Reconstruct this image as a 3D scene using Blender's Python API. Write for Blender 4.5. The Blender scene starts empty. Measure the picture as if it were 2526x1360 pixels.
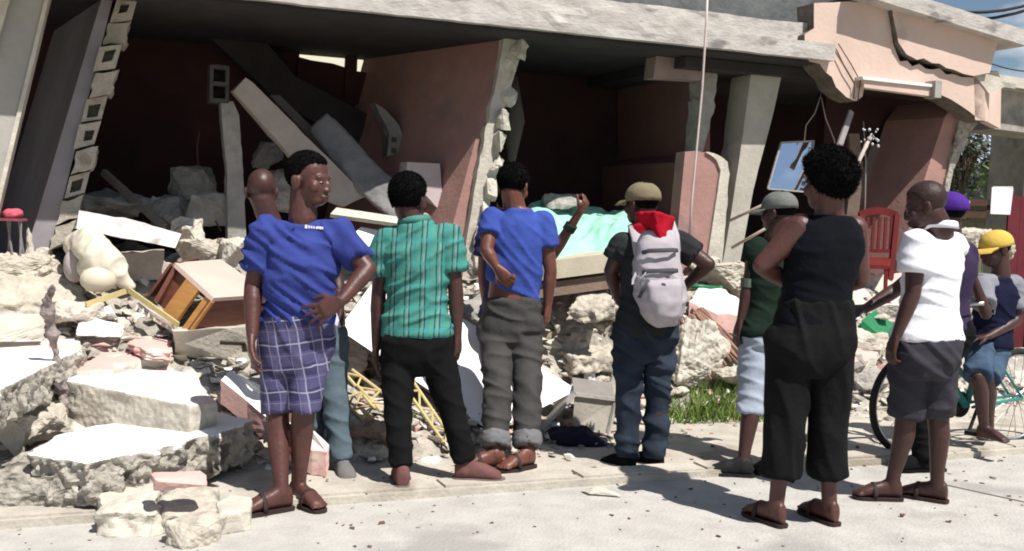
import bpy, bmesh, math, random
from mathutils import Vector as V, Matrix, noise
random.seed(7)
SC = bpy.context.scene
COL = SC.collection
# ---------------------------------------------------------------- camera
CAMH = 1.46
PITCH = math.atan(160 / 2600)
ROLL = math.radians(2.0)
_f = V((0, math.cos(PITCH), -math.sin(PITCH)))
_u0 = V((0, math.sin(PITCH), math.cos(PITCH)))
_r0 = V((1, 0, 0))
_u = _u0 * math.cos(ROLL) - _r0 * math.sin(ROLL)
_r = _r0 * math.cos(ROLL) + _u0 * math.sin(ROLL)
CAM = V((0, 0, CAMH))
cd = bpy.data.cameras.new('camera')
cam = bpy.data.objects.new('camera', cd)
COL.objects.link(cam)
cam.matrix_world = Matrix(((_r.x, _u.x, -_f.x, 0), (_r.y, _u.y, -_f.y, 0), (_r.z, _u.z, -_f.z, CAMH), (0, 0, 0, 1)))
cd.sensor_width = 36
cd.lens = 36 * 2600 / 2526
cd.clip_end = 3000
SC.camera = cam
# ---------------------------------------------------------------- sky, sun, exposure
SUN_EL = math.radians(58)
_sh = V((0.68, -0.73, 0)).normalized()
SUN = V((_sh.x * math.cos(SUN_EL), _sh.y * math.cos(SUN_EL), math.sin(SUN_EL)))
w = bpy.data.worlds.new('World')
SC.world = w
w.use_nodes = True
wn, wl = w.node_tree.nodes, w.node_tree.links
wn.clear()
sky = wn.new('ShaderNodeTexSky')
sky.sky_type = 'NISHITA'
sky.sun_disc = False
sky.sun_elevation = SUN_EL
sky.sun_rotation = math.atan2(SUN.x, SUN.y)
sky.dust_density = 0.6
sky.ozone_density = 2.0
tc = wn.new('ShaderNodeTexCoord')
mp = wn.new('ShaderNodeMapping')
mp.inputs['Scale'].default_value = (2.2, 2.2, 6.0)
mp.inputs['Location'].default_value = (0.35, 0.1, 0.2)
nz = wn.new('ShaderNodeTexNoise')
nz.inputs['Scale'].default_value = 2.6
nz.inputs['Detail'].default_value = 7
rp = wn.new('ShaderNodeValToRGB')
rp.color_ramp.elements[0].position = 0.545
rp.color_ramp.elements[1].position = 0.70
mx = wn.new('ShaderNodeMix')
mx.data_type = 'RGBA'
mx.inputs['B'].default_value = (12.0, 12.3, 13.0, 1)
bg = wn.new('ShaderNodeBackground')
bg.inputs['Strength'].default_value = 0.06
wo = wn.new('ShaderNodeOutputWorld')
wl.new(tc.outputs['Generated'], mp.inputs['Vector'])
wl.new(mp.outputs['Vector'], nz.inputs['Vector'])
wl.new(nz.outputs['Fac'], rp.inputs['Fac'])
wl.new(rp.outputs['Color'], mx.inputs['Factor'])
wl.new(sky.outputs['Color'], mx.inputs['A'])
wl.new(mx.outputs['Result'], bg.inputs['Color'])
wl.new(bg.outputs['Background'], wo.inputs['Surface'])
sd = bpy.data.lights.new('sun', 'SUN')
sd.energy = 5.0
sd.angle = math.radians(0.5)
sd.color = (1.0, 0.965, 0.915)
sun = bpy.data.objects.new('sun', sd)
COL.objects.link(sun)
sun.rotation_euler = (-SUN).to_track_quat('-Z', 'Y').to_euler()
SC.view_settings.view_transform = 'Standard'
SC.view_settings.look = 'None'
SC.view_settings.exposure = 0.42
SC.view_settings.gamma = 1
SC.view_settings.use_curve_mapping = False
SC.cycles.filter_width = 1.9
SC.cycles.max_bounces = 5
SC.cycles.diffuse_bounces = 2
SC.cycles.use_denoising = True

# ---------------------------------------------------------------- measuring helpers: picture point -> place in the street
A = V((0.9258, 0.378, 0))       # along the house front
B = V((-0.378, 0.9258, 0))      # into the house
F0 = V((0, 8, 0))
Z = V((0, 0, 1))

def ray(px, py):
    return _f + _r * ((px - 1263) / 2600) + _u * ((680 - py) / 2600)
def W(px, py, y):
    d = ray(px, py)
    return CAM + d * (y / d.y)
def S(px, py, z=0.0):
    d = ray(px, py)
    return CAM + d * ((z - CAMH) / d.z)
def FP(px, py, b=0.0):
    d = ray(px, py)
    return CAM + d * ((b - (CAM - F0).dot(B)) / d.dot(B))
def F(a, b, z):
    return F0 + A * a + B * b + Z * z
def ab(p):
    q = p - F0
    return q.dot(A), q.dot(B)
def sm(t):
    t = max(0, min(1, t))
    return t * t * (3 - 2 * t)
def lerp(a, b, t):
    return a + (b - a) * t
def mound(a, b):
    left = max(0, min(1.0, .5 * (b + 1.85)))
    right = .95 * sm((b + 1.25) / .95)
    h = lerp(left, right, sm((a + 1.3) / 1.7))
    h *= 1 - sm((a - 3.2) / 1.3) * .7
    h *= 1 - .6 * math.exp(-((a - .45) / .45) ** 2 - ((b + .85) / .28) ** 2)
    h *= 1 - .4 * math.exp(-((a + .75) / .6) ** 2 - ((b + .95) / .5) ** 2)
    return h
def M(px, py, off=0.0):
    """picture point -> point on the heap, off metres above it"""
    d = ray(px, py)
    t = 3.0
    while t < 16:
        p = CAM + d * t
        a_, b_ = ab(p)
        if p.z <= mound(a_, b_) + off:
            return p
        t += 0.01
    return CAM + d * 9

# ---------------------------------------------------------------- materials
MATS = {}
def nodes_of(name):
    m = bpy.data.materials.new(name)
    m.use_nodes = True
    nt = m.node_tree
    return m, nt, nt.nodes, nt.links, nt.nodes['Principled BSDF']

def mat(name, c1, c2=None, scale=6, rough=.85, bump=.25, bscale=45, c3=None, s3=1.3, t3=.58, metal=0, spec=.3, contrast=.5, stretch=(1, 1, 1), trans=0):
    if name in MATS: return MATS[name]
    m, nt, n, l, p = nodes_of(name)
    p.inputs['Roughness'].default_value = rough
    p.inputs['Metallic'].default_value = metal
    p.inputs['Specular IOR Level'].default_value = spec
    co = n.new('ShaderNodeTexCoord')
    ma = n.new('ShaderNodeMapping'); ma.inputs['Scale'].default_value = stretch
    l.new(co.outputs['Object'], ma.inputs['Vector'])
    c2 = c2 or tuple(x * .75 for x in c1)
    nz = n.new('ShaderNodeTexNoise'); nz.inputs['Scale'].default_value = scale; nz.inputs['Detail'].default_value = 8
    nz.inputs['Roughness'].default_value = .65
    l.new(ma.outputs['Vector'], nz.inputs['Vector'])
    r = n.new('ShaderNodeValToRGB')
    r.color_ramp.elements[0].position = .5 - contrast * .3; r.color_ramp.elements[0].color = (*c2, 1)
    r.color_ramp.elements[1].position = .5 + contrast * .3; r.color_ramp.elements[1].color = (*c1, 1)
    l.new(nz.outputs['Fac'], r.inputs['Fac'])
    out = r.outputs['Color']
    if c3:
        n3 = n.new('ShaderNodeTexNoise'); n3.inputs['Scale'].default_value = s3; n3.inputs['Detail'].default_value = 6
        l.new(ma.outputs['Vector'], n3.inputs['Vector'])
        r3 = n.new('ShaderNodeValToRGB'); r3.color_ramp.elements[0].position = t3; r3.color_ramp.elements[1].position = t3 + .1
        l.new(n3.outputs['Fac'], r3.inputs['Fac'])
        mx = n.new('ShaderNodeMix'); mx.data_type = 'RGBA'
        l.new(r3.outputs['Color'], mx.inputs['Factor']); l.new(out, mx.inputs['A']); mx.inputs['B'].default_value = (*c3, 1)
        out = mx.outputs['Result']
    l.new(out, p.inputs['Base Color'])
    if bump:
        nb = n.new('ShaderNodeTexNoise'); nb.inputs['Scale'].default_value = bscale; nb.inputs['Detail'].default_value = 9
        l.new(ma.outputs['Vector'], nb.inputs['Vector'])
        bp = n.new('ShaderNodeBump'); bp.inputs['Strength'].default_value = bump; bp.inputs['Distance'].default_value = .02
        l.new(nb.outputs['Fac'], bp.inputs['Height']); l.new(bp.outputs['Normal'], p.inputs['Normal'])
    MATS[name] = m
    return m

def mathn(n, l, op, a, b=None, c=None):
    x = n.new('ShaderNodeMath'); x.operation = op
    for i, v in enumerate((a, b, c)):
        if v is None: continue
        if isinstance(v, (int, float)): x.inputs[i].default_value = v
        else: l.new(v, x.inputs[i])
    return x.outputs[0]

def stripe_mat(name, base, base2, bands, warp=.03, rough=.9, noise_bump=.3):
    """woven cloth; bands = (axis, period, offset, width, colour, opacity), axis 'x' or 'z' or a direction in cloth space"""
    m, nt, n, l, p = nodes_of(name)
    p.inputs['Roughness'].default_value = rough
    p.inputs['Specular IOR Level'].default_value = .15
    co = n.new('ShaderNodeTexCoord')
    nz = n.new('ShaderNodeTexNoise'); nz.inputs['Scale'].default_value = 5; nz.inputs['Detail'].default_value = 3
    l.new(co.outputs['Object'], nz.inputs['Vector'])
    r = n.new('ShaderNodeValToRGB')
    r.color_ramp.elements[0].position = .35; r.color_ramp.elements[0].color = (*base2, 1)
    r.color_ramp.elements[1].position = .65; r.color_ramp.elements[1].color = (*base, 1)
    l.new(nz.outputs['Fac'], r.inputs['Fac'])
    out = r.outputs['Color']
    w_ = mathn(n, l, 'MULTIPLY', mathn(n, l, 'SUBTRACT', nz.outputs['Fac'], .5), warp)
    for (ax, per, off, wid, colr, op) in bands:
        d = {'x': (1, 0, 0), 'z': (0, 0, 1), 'y': (0, 1, 0)}.get(ax, ax)
        dt = n.new('ShaderNodeVectorMath'); dt.operation = 'DOT_PRODUCT'
        l.new(co.outputs['Object'], dt.inputs[0]); dt.inputs[1].default_value = d
        v = mathn(n, l, 'ADD', mathn(n, l, 'ADD', dt.outputs['Value'], w_), off + 50 * per)
        fr = mathn(n, l, 'MODULO', v, per)
        k = mathn(n, l, 'MULTIPLY', mathn(n, l, 'LESS_THAN', fr, wid), op)
        mx = n.new('ShaderNodeMix'); mx.data_type = 'RGBA'
        l.new(k, mx.inputs['Factor']); l.new(out, mx.inputs['A']); mx.inputs['B'].default_value = (*colr, 1)
        out = mx.outputs['Result']
    l.new(out, p.inputs['Base Color'])
    nb = n.new('ShaderNodeTexNoise'); nb.inputs['Scale'].default_value = 22; nb.inputs['Detail'].default_value = 4
    l.new(co.outputs['Object'], nb.inputs['Vector'])
    bp = n.new('ShaderNodeBump'); bp.inputs['Strength'].default_value = noise_bump; bp.inputs['Distance'].default_value = .02
    l.new(nb.outputs['Fac'], bp.inputs['Height']); l.new(bp.outputs['Normal'], p.inputs['Normal'])
    MATS[name] = m
    return m

# ---------------------------------------------------------------- mesh builder
class MB:
    def __init__(s): s.v, s.f, s.m = [], [], []
    def add(s, vs, fs, mi=0):
        o = len(s.v)
        s.v += [V(x) for x in vs]
        s.f += [[i + o for i in f] for f in fs]
        s.m += [mi] * len(fs)
        return s
    def loft(s, rings, mi=0, cap=True):
        k = len(rings[0]); vs = [p for r in rings for p in r]; fs = []
        for i in range(len(rings) - 1):
            for j in range(k):
                a, b = i * k + j, i * k + (j + 1) % k
                fs.append([a, b, b + k, a + k])
        if cap:
            fs.append(list(range(k))[::-1]); fs.append([(len(rings) - 1) * k + j for j in range(k)])
        return s.add(vs, fs, mi)
    def tube(s, pts, rs, seg=8, mi=0, cap=True, flat=1.0, ref=None):
        pts = [V(p) for p in pts]
        if not hasattr(rs, '__len__'): rs = [rs] * len(pts)
        rings = []; prev = None
        for i, p in enumerate(pts):
            d = (pts[min(i + 1, len(pts) - 1)] - pts[max(i - 1, 0)]).normalized()
            if prev is None:
                x = V(ref) if ref else (V((0, 0, 1)) if abs(d.z) < .9 else V((1, 0, 0)))
            else: x = prev
            x = (x - d * x.dot(d)).normalized(); y = d.cross(x); prev = x
            rings.append([p + x * (rs[i] * math.cos(2 * math.pi * k / seg)) + y * (rs[i] * flat * math.sin(2 * math.pi * k / seg)) for k in range(seg)])
        return s.loft(rings, mi, cap)
    def ell(s, c, ax, ay, az, seg=18, rg=12, mi=0):
        c, ax, ay, az = V(c), V(ax), V(ay), V(az)
        vs = [c + az]; fs = []
        for i in range(1, rg):
            th = math.pi * i / rg
            for k in range(seg):
                ph = 2 * math.pi * k / seg
                vs.append(c + az * math.cos(th) + (ax * math.cos(ph) + ay * math.sin(ph)) * math.sin(th))
        vs.append(c - az)
        for k in range(seg):
            fs.append([0, 1 + k, 1 + (k + 1) % seg])
            e = 1 + (rg - 2) * seg
            fs.append([len(vs) - 1, e + (k + 1) % seg, e + k])
        for i in range(rg - 2):
            for k in range(seg):
                a, b = 1 + i * seg + k, 1 + i * seg + (k + 1) % seg
                fs.append([a, a + seg, b + seg, b])
        return s.add(vs, fs, mi)
    def ball(s, c, r, mi=0, seg=12, rg=8): return s.ell(c, (r, 0, 0), (0, r, 0), (0, 0, r), seg, rg, mi)
    def cap(s, p0, r0, p1, r1, seg=14):
        s.tube([p0, p1], [r0, r1], seg); s.ball(p0, r0); return s.ball(p1, r1)
    def box(s, c, ax, ay, az, mi=0):
        c, ax, ay, az = V(c), V(ax), V(ay), V(az)
        vs = [c + ax * i + ay * j + az * k for i in (-1, 1) for j in (-1, 1) for k in (-1, 1)]
        return s.add(vs, [[0, 1, 3, 2], [4, 6, 7, 5], [0, 4, 5, 1], [2, 3, 7, 6], [0, 2, 6, 4], [1, 5, 7, 3]], mi)
    def bar(s, p0, p1, w_, h, up=Z, mi=0):
        p0, p1 = V(p0), V(p1); d = (p1 - p0); L = d.length; d.normalize()
        x = d.cross(V(up))
        if x.length < 1e-4: x = d.cross(V((1, 0, 0)))
        x.normalize(); y = x.cross(d)
        return s.box((p0 + p1) / 2, d * L / 2, x * w_ / 2, y * h / 2, mi)
    def prism(s, poly, vec, mi=0, mside=None, mback=None):
        poly = [V(p) for p in poly]; vec = V(vec); k = len(poly)
        nrm = V((0, 0, 0))
        for i in range(k): nrm += poly[i].cross(poly[(i + 1) % k])
        if nrm.dot(vec) > 0: poly = poly[::-1]
        ms = mi if mside is None else mside
        o = len(s.v)
        s.v += poly + [p + vec for p in poly]
        s.f.append([o + i for i in range(k)]); s.m.append(mi)
        s.f.append([o + k + i for i in range(k)][::-1]); s.m.append(ms if mback is None else mback)
        for i in range(k):
            j = (i + 1) % k
            s.f.append([o + j, o + i, o + k + i, o + k + j]); s.m.append(ms)
        return s
    def mesh(s, name, origin, mats, smooth=False):
        me = bpy.data.meshes.new(name)
        me.from_pydata([p - origin for p in s.v], [], s.f)
        for i, m in enumerate(mats): me.materials.append(m)
        me.polygons.foreach_set('material_index', s.m)
        if smooth: me.polygons.foreach_set('use_smooth', [True] * len(s.f))
        me.update()
        return me

def ml(m): return m if isinstance(m, (list, tuple)) else [m]
def link(name, me, parent=None, loc=None, label=None, cat=None, group=None, kind=None):
    o = bpy.data.objects.new(name, me); COL.objects.link(o)
    if parent is not None: o.parent = parent
    if loc is not None: o.location = loc
    if label: o['label'] = label
    if cat: o['category'] = cat
    if group: o['group'] = group
    if kind: o['kind'] = kind
    return o
def thing(name, label, cat, loc, group=None):
    o = link(name, None, None, loc, label, cat, group)
    o.empty_display_size = .1
    return o
def part(name, mb, m, parent, smooth=False, label=None, base=None, kind=None):
    """mb is in street coordinates; base = the top-level thing's place"""
    if base is None:
        base = V(parent.location)
        if parent.parent is not None: base = base + V(parent.parent.location)
    return link(name, mb.mesh(name, base, ml(m), smooth), parent, None, label, None, None, kind)
def single(name, mb, m, label, cat, group=None, smooth=False, kind=None):
    xs = [p.x for p in mb.v]; ys = [p.y for p in mb.v]; zs = [p.z for p in mb.v]
    o = V(((min(xs) + max(xs)) / 2, (min(ys) + max(ys)) / 2, min(zs)))
    return link(name, mb.mesh(name, o, ml(m), smooth), None, o, label, cat, group, kind)

def evalmesh(me, mods):
    o = bpy.data.objects.new('tmp', me); COL.objects.link(o)
    for t, kw in mods:
        md = o.modifiers.new(t, t)
        for k, v in kw.items(): setattr(md, k, v)
    dg = bpy.context.evaluated_depsgraph_get()
    r = bpy.data.meshes.new_from_object(o.evaluated_get(dg), depsgraph=dg)
    bpy.data.objects.remove(o)
    return r
def remesh(mb, origin, m, voxel=.008, it=4, fac=.5, name='m'):
    me = mb.mesh(name, origin, [], True)
    r = evalmesh(me, [('REMESH', dict(mode='VOXEL', voxel_size=voxel, use_smooth_shade=True)), ('SMOOTH', dict(factor=fac, iterations=it))])
    r.name = name
    r.materials.clear()
    for x in ml(m): r.materials.append(x)
    bpy.data.meshes.remove(me)
    return r
def displace(me, fn):
    me.update()
    ns = [v.normal.copy() for v in me.vertices]
    for v, n in zip(me.vertices, ns): v.co = v.co + n * fn(v.co, n)
    me.update()
def nse(p, s=1.0): return noise.noise(p * s)

# ---------------------------------------------------------------- broken concrete
def jag(poly, step=.08, amp=.02):
    poly = [V(p) for p in poly]; out = []
    c = sum(poly, V()) / len(poly)
    for i in range(len(poly)):
        p, q = poly[i], poly[(i + 1) % len(poly)]
        L = (q - p).length; k = max(1, int(L / step))
        out.append(p)
        for j in range(1, k):
            x = p.lerp(q, j / k)
            out.append(x + (x - c).normalized() * (random.uniform(-amp, amp * .6)))
    return out
def slabmesh(top, vec, step=.07, amp=.018, lay=4, rough=.02, mi=0, ms=1):
    """top = outline of a flat face; vec = thickness vector; the sides are ragged"""
    mb = MB(); top = jag(top, step, amp); vec = V(vec); k = len(top)
    nrm = V()
    for i in range(k): nrm += top[i].cross(top[(i + 1) % k])
    if nrm.dot(vec) > 0: top = top[::-1]; nrm = -nrm
    nrm.normalize()
    c = sum(top, V()) / k
    rings = []
    for L in range(lay + 1):
        t = L / lay
        ring = []
        for i, p in enumerate(top):
            q = p + vec * t
            if 0 < L:
                o = (p - c); o = (o - nrm * o.dot(nrm)).normalized()
                q = q + o * (rough * 1.6 * noise.noise(q * 9) + rough * random.uniform(-.6, .6))
            ring.append(q)
        rings.append(ring)
    vs = [p for r in rings for p in r]
    mb.v += vs
    mb.f.append(list(range(k))); mb.m.append(mi)
    for L in range(lay):
        for i in range(k):
            j = (i + 1) % k
            mb.f.append([L * k + j, L * k + i, (L + 1) * k + i, (L + 1) * k + j]); mb.m.append(ms)
    mb.f.append([lay * k + i for i in range(k)][::-1]); mb.m.append(ms)
    return mb
def rockmesh(c, sx, sy, sz, rotz=0, n=14, rough=.03, mb=None, sub=2, mi=0, tilt=0):
    bm = bmesh.new()
    for _ in range(n):
        p = V((random.uniform(-1, 1), random.uniform(-1, 1), random.uniform(-1, 1)))
        p = p / max(abs(p.x), abs(p.y), abs(p.z)) * random.uniform(.75, 1)
        bm.verts.new((p.x * sx, p.y * sy, p.z * sz))
    r = bmesh.ops.convex_hull(bm, input=bm.verts)
    bmesh.ops.delete(bm, geom=[g for g in r['geom_interior'] if isinstance(g, bmesh.types.BMVert)], context='VERTS')
    bmesh.ops.triangulate(bm, faces=bm.faces)
    for _ in range(sub):
        bmesh.ops.subdivide_edges(bm, edges=bm.edges, cuts=1, use_grid_fill=True)
    off = V((random.uniform(0, 99), random.uniform(0, 99), 0))
    if sub:
        bm.normal_update()
        for v in bm.verts:
            q = v.co + off
            v.co += v.normal * rough * (noise.noise(q * 6) + .6 * noise.noise(q * 15) + .4 * noise.noise(q * 33) + .25 * noise.noise(q * 70))
    R = Matrix.Rotation(rotz, 3, 'Z') @ Matrix.Rotation(tilt, 3, 'X')
    mb = mb or MB()
    bm.verts.index_update()
    mb.add([V(c) + R @ v.co for v in bm.verts], [[v.index for v in f.verts] for f in bm.faces], mi)
    bm.free()
    return mb
# ---------------------------------------------------------------- surfaces of the place
ROAD = mat('road_concrete', (.50, .475, .435), (.37, .35, .32), 5.5, .9, .45, 55, (.33, .31, .285), 1.7, .54, contrast=.7)
WALKM = mat('pavement_concrete', (.52, .475, .40), (.38, .345, .29), 5, .9, .35, 50, (.30, .26, .21), 2.2, .56)
CONC = mat('grey_concrete', (.40, .375, .34), (.27, .25, .225), 7, .9, .35, 40, (.20, .18, .16), 3, .6)
CONCL = mat('pale_concrete', (.60, .555, .47), (.44, .40, .335), 7, .9, .35, 40, (.34, .30, .25), 3.5, .6)
CONCT = mat('tan_concrete', (.56, .51, .42), (.37, .33, .27), 9, .92, .6, 36, (.26, .225, .18), 5, .57, contrast=.65)
BROK = mat('broken_concrete', (.47, .435, .375), (.20, .18, .15), 16, .95, 1.0, 30, (.12, .105, .085), 9, .55, contrast=.75)
WHITE = mat('white_paint', (.84, .82, .80), (.72, .695, .66), 7, .7, .2, 40, (.55, .51, .46), 4, .62)
PINKT = mat('pink_tile_paint', (.70, .43, .38), (.60, .38, .34), 4, .75, .12, 40, (.74, .66, .60), 2.2, .6)
WPINK = mat('white_paint_with_pink_wash', (.84, .81, .78), (.78, .73, .69), 5, .7, .08, 40, (.74, .50, .45), 2.0, .55)
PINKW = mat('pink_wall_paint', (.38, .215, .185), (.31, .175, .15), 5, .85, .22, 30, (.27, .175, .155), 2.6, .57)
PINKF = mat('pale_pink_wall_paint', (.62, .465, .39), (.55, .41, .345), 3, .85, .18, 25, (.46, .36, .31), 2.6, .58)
LILAC = mat('lilac_grey_plaster', (.30, .275, .29), (.24, .215, .23), 3, .85, .12, 25)
DARKW = mat('shaded_interior_plaster', (.06, .026, .024), (.04, .018, .018), 3, .9, .1, 20)  # shade of the rooms is put into this near-black colour
EAVE = mat('painted_eave_concrete', (.52, .49, .45), (.36, .33, .30), 5, .85, .3, 25, (.20, .18, .17), 3.2, .58, stretch=(1, 1, 2.5))
BLOCKM = mat('hollow_block_concrete', (.46, .42, .35), (.33, .295, .245), 12, .95, .6, 40, (.25, .22, .17), 6, .6)
CREAM = mat('cream_wall', (.74, .70, .54), (.68, .64, .5), 3, .85, .1)
STEEL = mat('rusty_steel', (.16, .085, .055), (.09, .05, .035), 20, .8, .3, 60)
WOODP = mat('pale_wood', (.50, .37, .22), (.36, .25, .14), 6, .7, .15, 30, stretch=(1, 1, 6))
DIRT = mat('dusty_rubble_soil', (.47, .43, .37), (.22, .195, .165), 9, .95, .9, 26, (.62, .57, .49), 5, .56, contrast=.6)
GRASSG = mat('dry_ground', (.30, .27, .18), (.20, .20, .11), 1.5, .95, .3, 8)

# ---------------------------------------------------------------- ground, street, pavement
mb = MB()
mb.add([(-400, -200, -.03), (400, -200, -.03), (400, 900, -.03), (-400, 900, -.03)], [[0, 1, 2, 3]])
single('ground', mb, GRASSG, None, None, kind='structure')
def sheet(name, pts, z0, z1, m, kind='structure'):
    b_ = MB(); b_.prism([V((p.x, p.y, z1)) for p in pts], V((0, 0, z0 - z1))); return single(name, b_, m, None, None, kind=kind)
KB = -2.42
sheet('road', [F(-40, -9.5, 0), F(40, -9.5, 0), F(40, KB + .005, 0), F(-40, KB + .005, 0)], -.02, 0, ROAD)
# pavement: a row of worn slabs, low edge stone towards the street
pv = MB(); e0 = []
for i in range(61):
    a_ = -9 + i * .3
    e0.append(F(a_, KB + .012 * noise.noise(V((a_ * 3, 0, 0))), .038))
pv.prism([F(-9, -1.0, .038)] + [F(9, -1.0, .038)] + e0[::-1], V((0, 0, -.05)))
pav = single('pavement', pv, WALKM, None, None, kind='structure')
base = V(pav.location)
pk = MB()
for i in range(14):
    a0 = -5.2 + i * .78
    a1 = a0 + .74
    pk_ = MB(); pk_.prism(jag([F(a0, KB + .03, .05), F(a1, KB + .02, .05 + random.uniform(-.004, .006)), F(a1, KB + .17, .053), F(a0, KB + .18, .05)], .1, .008), V((0, 0, -.03)))
    part('kerb_stone', pk_, WALKM, pav, base=base)
# the joint that crosses the street slab at the right
jm = MB(); p0, p1 = S(2330, 1196, .002), S(2560, 1246, .002)
jm.bar(p0 + Z * .001, p1 + Z * .001, .012, .003)
part('expansion_joint', jm, mat('dark_joint', (.22, .2, .17)), bpy.data.objects['road'], base=V(bpy.data.objects['road'].location))

# ---------------------------------------------------------------- the heap of rubble under everything
NA, NB = 190, 110
vs, fs = [], []
for i in range(NA + 1):
    for j in range(NB + 1):
        a_ = -5.0 + 10.2 * i / NA; b_ = -2.3 + 5.2 * (j / NB) ** 1.0
        h = mound(a_, b_)
        q = V((a_, b_, 0))
        k = sm(h / .12)
        rr = .10 * noise.noise(q * 2.2) + .07 * noise.noise(q * 5.3) + .045 * abs(noise.noise(q * 11)) + .03 * noise.noise(q * 23)
        cell = noise.voronoi(q * 6.0)[0][0]
        rr += .05 * (.35 - cell)
        vs.append(F(a_, b_, h + k * rr - .05 * (1 - sm(h / .04))))
for i in range(NA):
    for j in range(NB):
        o = i * (NB + 1) + j
        fs.append([o, o + NB + 1, o + NB + 2, o + 1])
hm = MB(); hm.add(vs, fs)
single('rubble_heap', hm, DIRT, 'dusty heap of crushed rubble sloping up to the house', 'rubble', kind='stuff')

# ---------------------------------------------------------------- the collapsed house
house = thing('collapsed_house', 'long pink concrete house, partly collapsed, with leaning walls and flat roof', 'house', F(-.6, .8, 0))
def H(name, mb, m, label=None, smooth=False): return part(name, mb, m, house, smooth, label)
LB = -.42
ROOFZ = FP(1700, 112, LB).z
SHADEP = mat('shade_black_plaster', (.045, .038, .038), (.03, .026, .026), 3, .95, .2)  # plaster coloured black to stand for the shade under the roof
D2 = V((-.55, .835, 0)).normalized()
aend = ab(FP(2062, 100, LB))[0]
# roof: lower lip, upper lip, deck
def lip(a0, a1, b0, b1, z0, z1, seed, amp):
    n_ = int((a1 - a0) / .09); r1 = []; mbx = MB(); rings = []
    for i in range(n_ + 1):
        a_ = a0 + (a1 - a0) * i / n_
        d = lambda k: amp * (noise.noise(V((a_ * 2.3, seed, k))) + .7 * noise.noise(V((a_ * 9, seed, k * 3))))
        chip = max(0, noise.noise(V((a_ * 4.1, seed, 9))) - .25) * amp * 6
        rings.append([F(a_, b0 + chip + d(1), z1 + d(2)), F(a_, b0 + d(3), (z0 + z1) / 2 + d(4)), F(a_, b0 + .3 * chip + d(5), z0 + d(6)), F(a_, b1, z0), F(a_, b1, z1)])
    mbx.loft(rings)
    return mbx
H('roof_edge', lip(-6.5, aend, LB, .25, ROOFZ, ROOFZ + .13, 3, .008), EAVE, 'weathered lower roof lip with chipped paint')
H('roof_edge', lip(-6.5, aend - .02, LB + .16, .25, ROOFZ + .134, ROOFZ + .30, 11, .010), EAVE)
deck = MB(); deck.box(F((-6.5 + aend) / 2, 1.01, ROOFZ + .15), A * ((aend + 6.5) / 2 - .03), B * .75, Z * .13)
H('roof_deck', deck, SHADEP)
q = MB(); q.box(F((-6.5 + aend) / 2, .70, ROOFZ - .014), A * ((aend + 6.5) / 2 - .02), B * 1.05, Z * .010); H('shade_black_ceiling', q, SHADEP)  # dark sheet under the roof, its shade painted in
for i, (px, c_) in enumerate(((1640, 0), (1850, 1), (1960, 2))):
    a_ = ab(FP(px, 20, .6))[0]
q = MB(); q.box(F(-4.25, -.62, ROOFZ + .06), A * 2.25, B * .22, Z * .055); H('unseen_roof_extension', q, EAVE)  # added roof extension out of view, casts shade on the left walls
up = MB(); p_ = [FP(1500, -40, .9), FP(2020, -40, .9), FP(2020, 95, .9), FP(1500, 60, .9)]
up.prism([V((p_[0].x, p_[0].y, 4.3)), V((p_[1].x, p_[1].y, 4.3)), V((p_[2].x, p_[2].y, ROOFZ + .25)), V((p_[3].x, p_[3].y, ROOFZ + .25))], B * .15)
H('upper_storey_wall', up, mat('shaded_grey_concrete', (.17, .175, .17), (.10, .105, .105), 6, .95, .4, 20))  # shadow on this grey wall is put into its dark colour
# back wall with a gap
BB = 1.65
def bw(x0, y0, x1, y1, m=DARKW, b=BB, th=.15):
    q = MB(); q.prism([FP(x0, y0, b), FP(x1, y0, b), FP(x1, y1, b), FP(x0, y1, b)], B * th); return q
def bwz(x0, x1, py0, py1):
    P0, P1 = FP(x0, 300, BB), FP(x1, 300, BB)
    z0 = FP((x0 + x1) / 2, py1, BB).z if py1 is not None else -.1
    z1 = FP((x0 + x1) / 2, py0, BB).z if py0 is not None else ROOFZ + .02
    q = MB(); q.prism([V((P0.x, P0.y, z0)), V((P1.x, P1.y, z0)), V((P1.x, P1.y, z1)), V((P0.x, P0.y, z1))], B * .15); return q
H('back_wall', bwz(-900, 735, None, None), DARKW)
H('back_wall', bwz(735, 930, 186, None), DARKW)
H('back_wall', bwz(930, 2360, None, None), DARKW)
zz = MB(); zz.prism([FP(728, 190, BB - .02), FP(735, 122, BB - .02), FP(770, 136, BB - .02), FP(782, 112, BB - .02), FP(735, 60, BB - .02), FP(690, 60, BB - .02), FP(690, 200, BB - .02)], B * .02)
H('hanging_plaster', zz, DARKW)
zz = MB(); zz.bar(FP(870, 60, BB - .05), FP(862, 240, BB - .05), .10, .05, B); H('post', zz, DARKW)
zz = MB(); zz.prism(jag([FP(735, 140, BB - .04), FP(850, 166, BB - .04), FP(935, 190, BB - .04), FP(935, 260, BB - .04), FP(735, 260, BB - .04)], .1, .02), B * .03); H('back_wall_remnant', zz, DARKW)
# left side wall closing the house
q = MB(); P = F(-6.2, 0, 0); q.prism([F(-6.2, -.3, -.05), F(-6.2, 2.3, -.05), F(-6.2, 2.3, ROOFZ), F(-6.2, -.3, ROOFZ)], A * -.15)
H('end_wall', q, DARKW)
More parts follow.
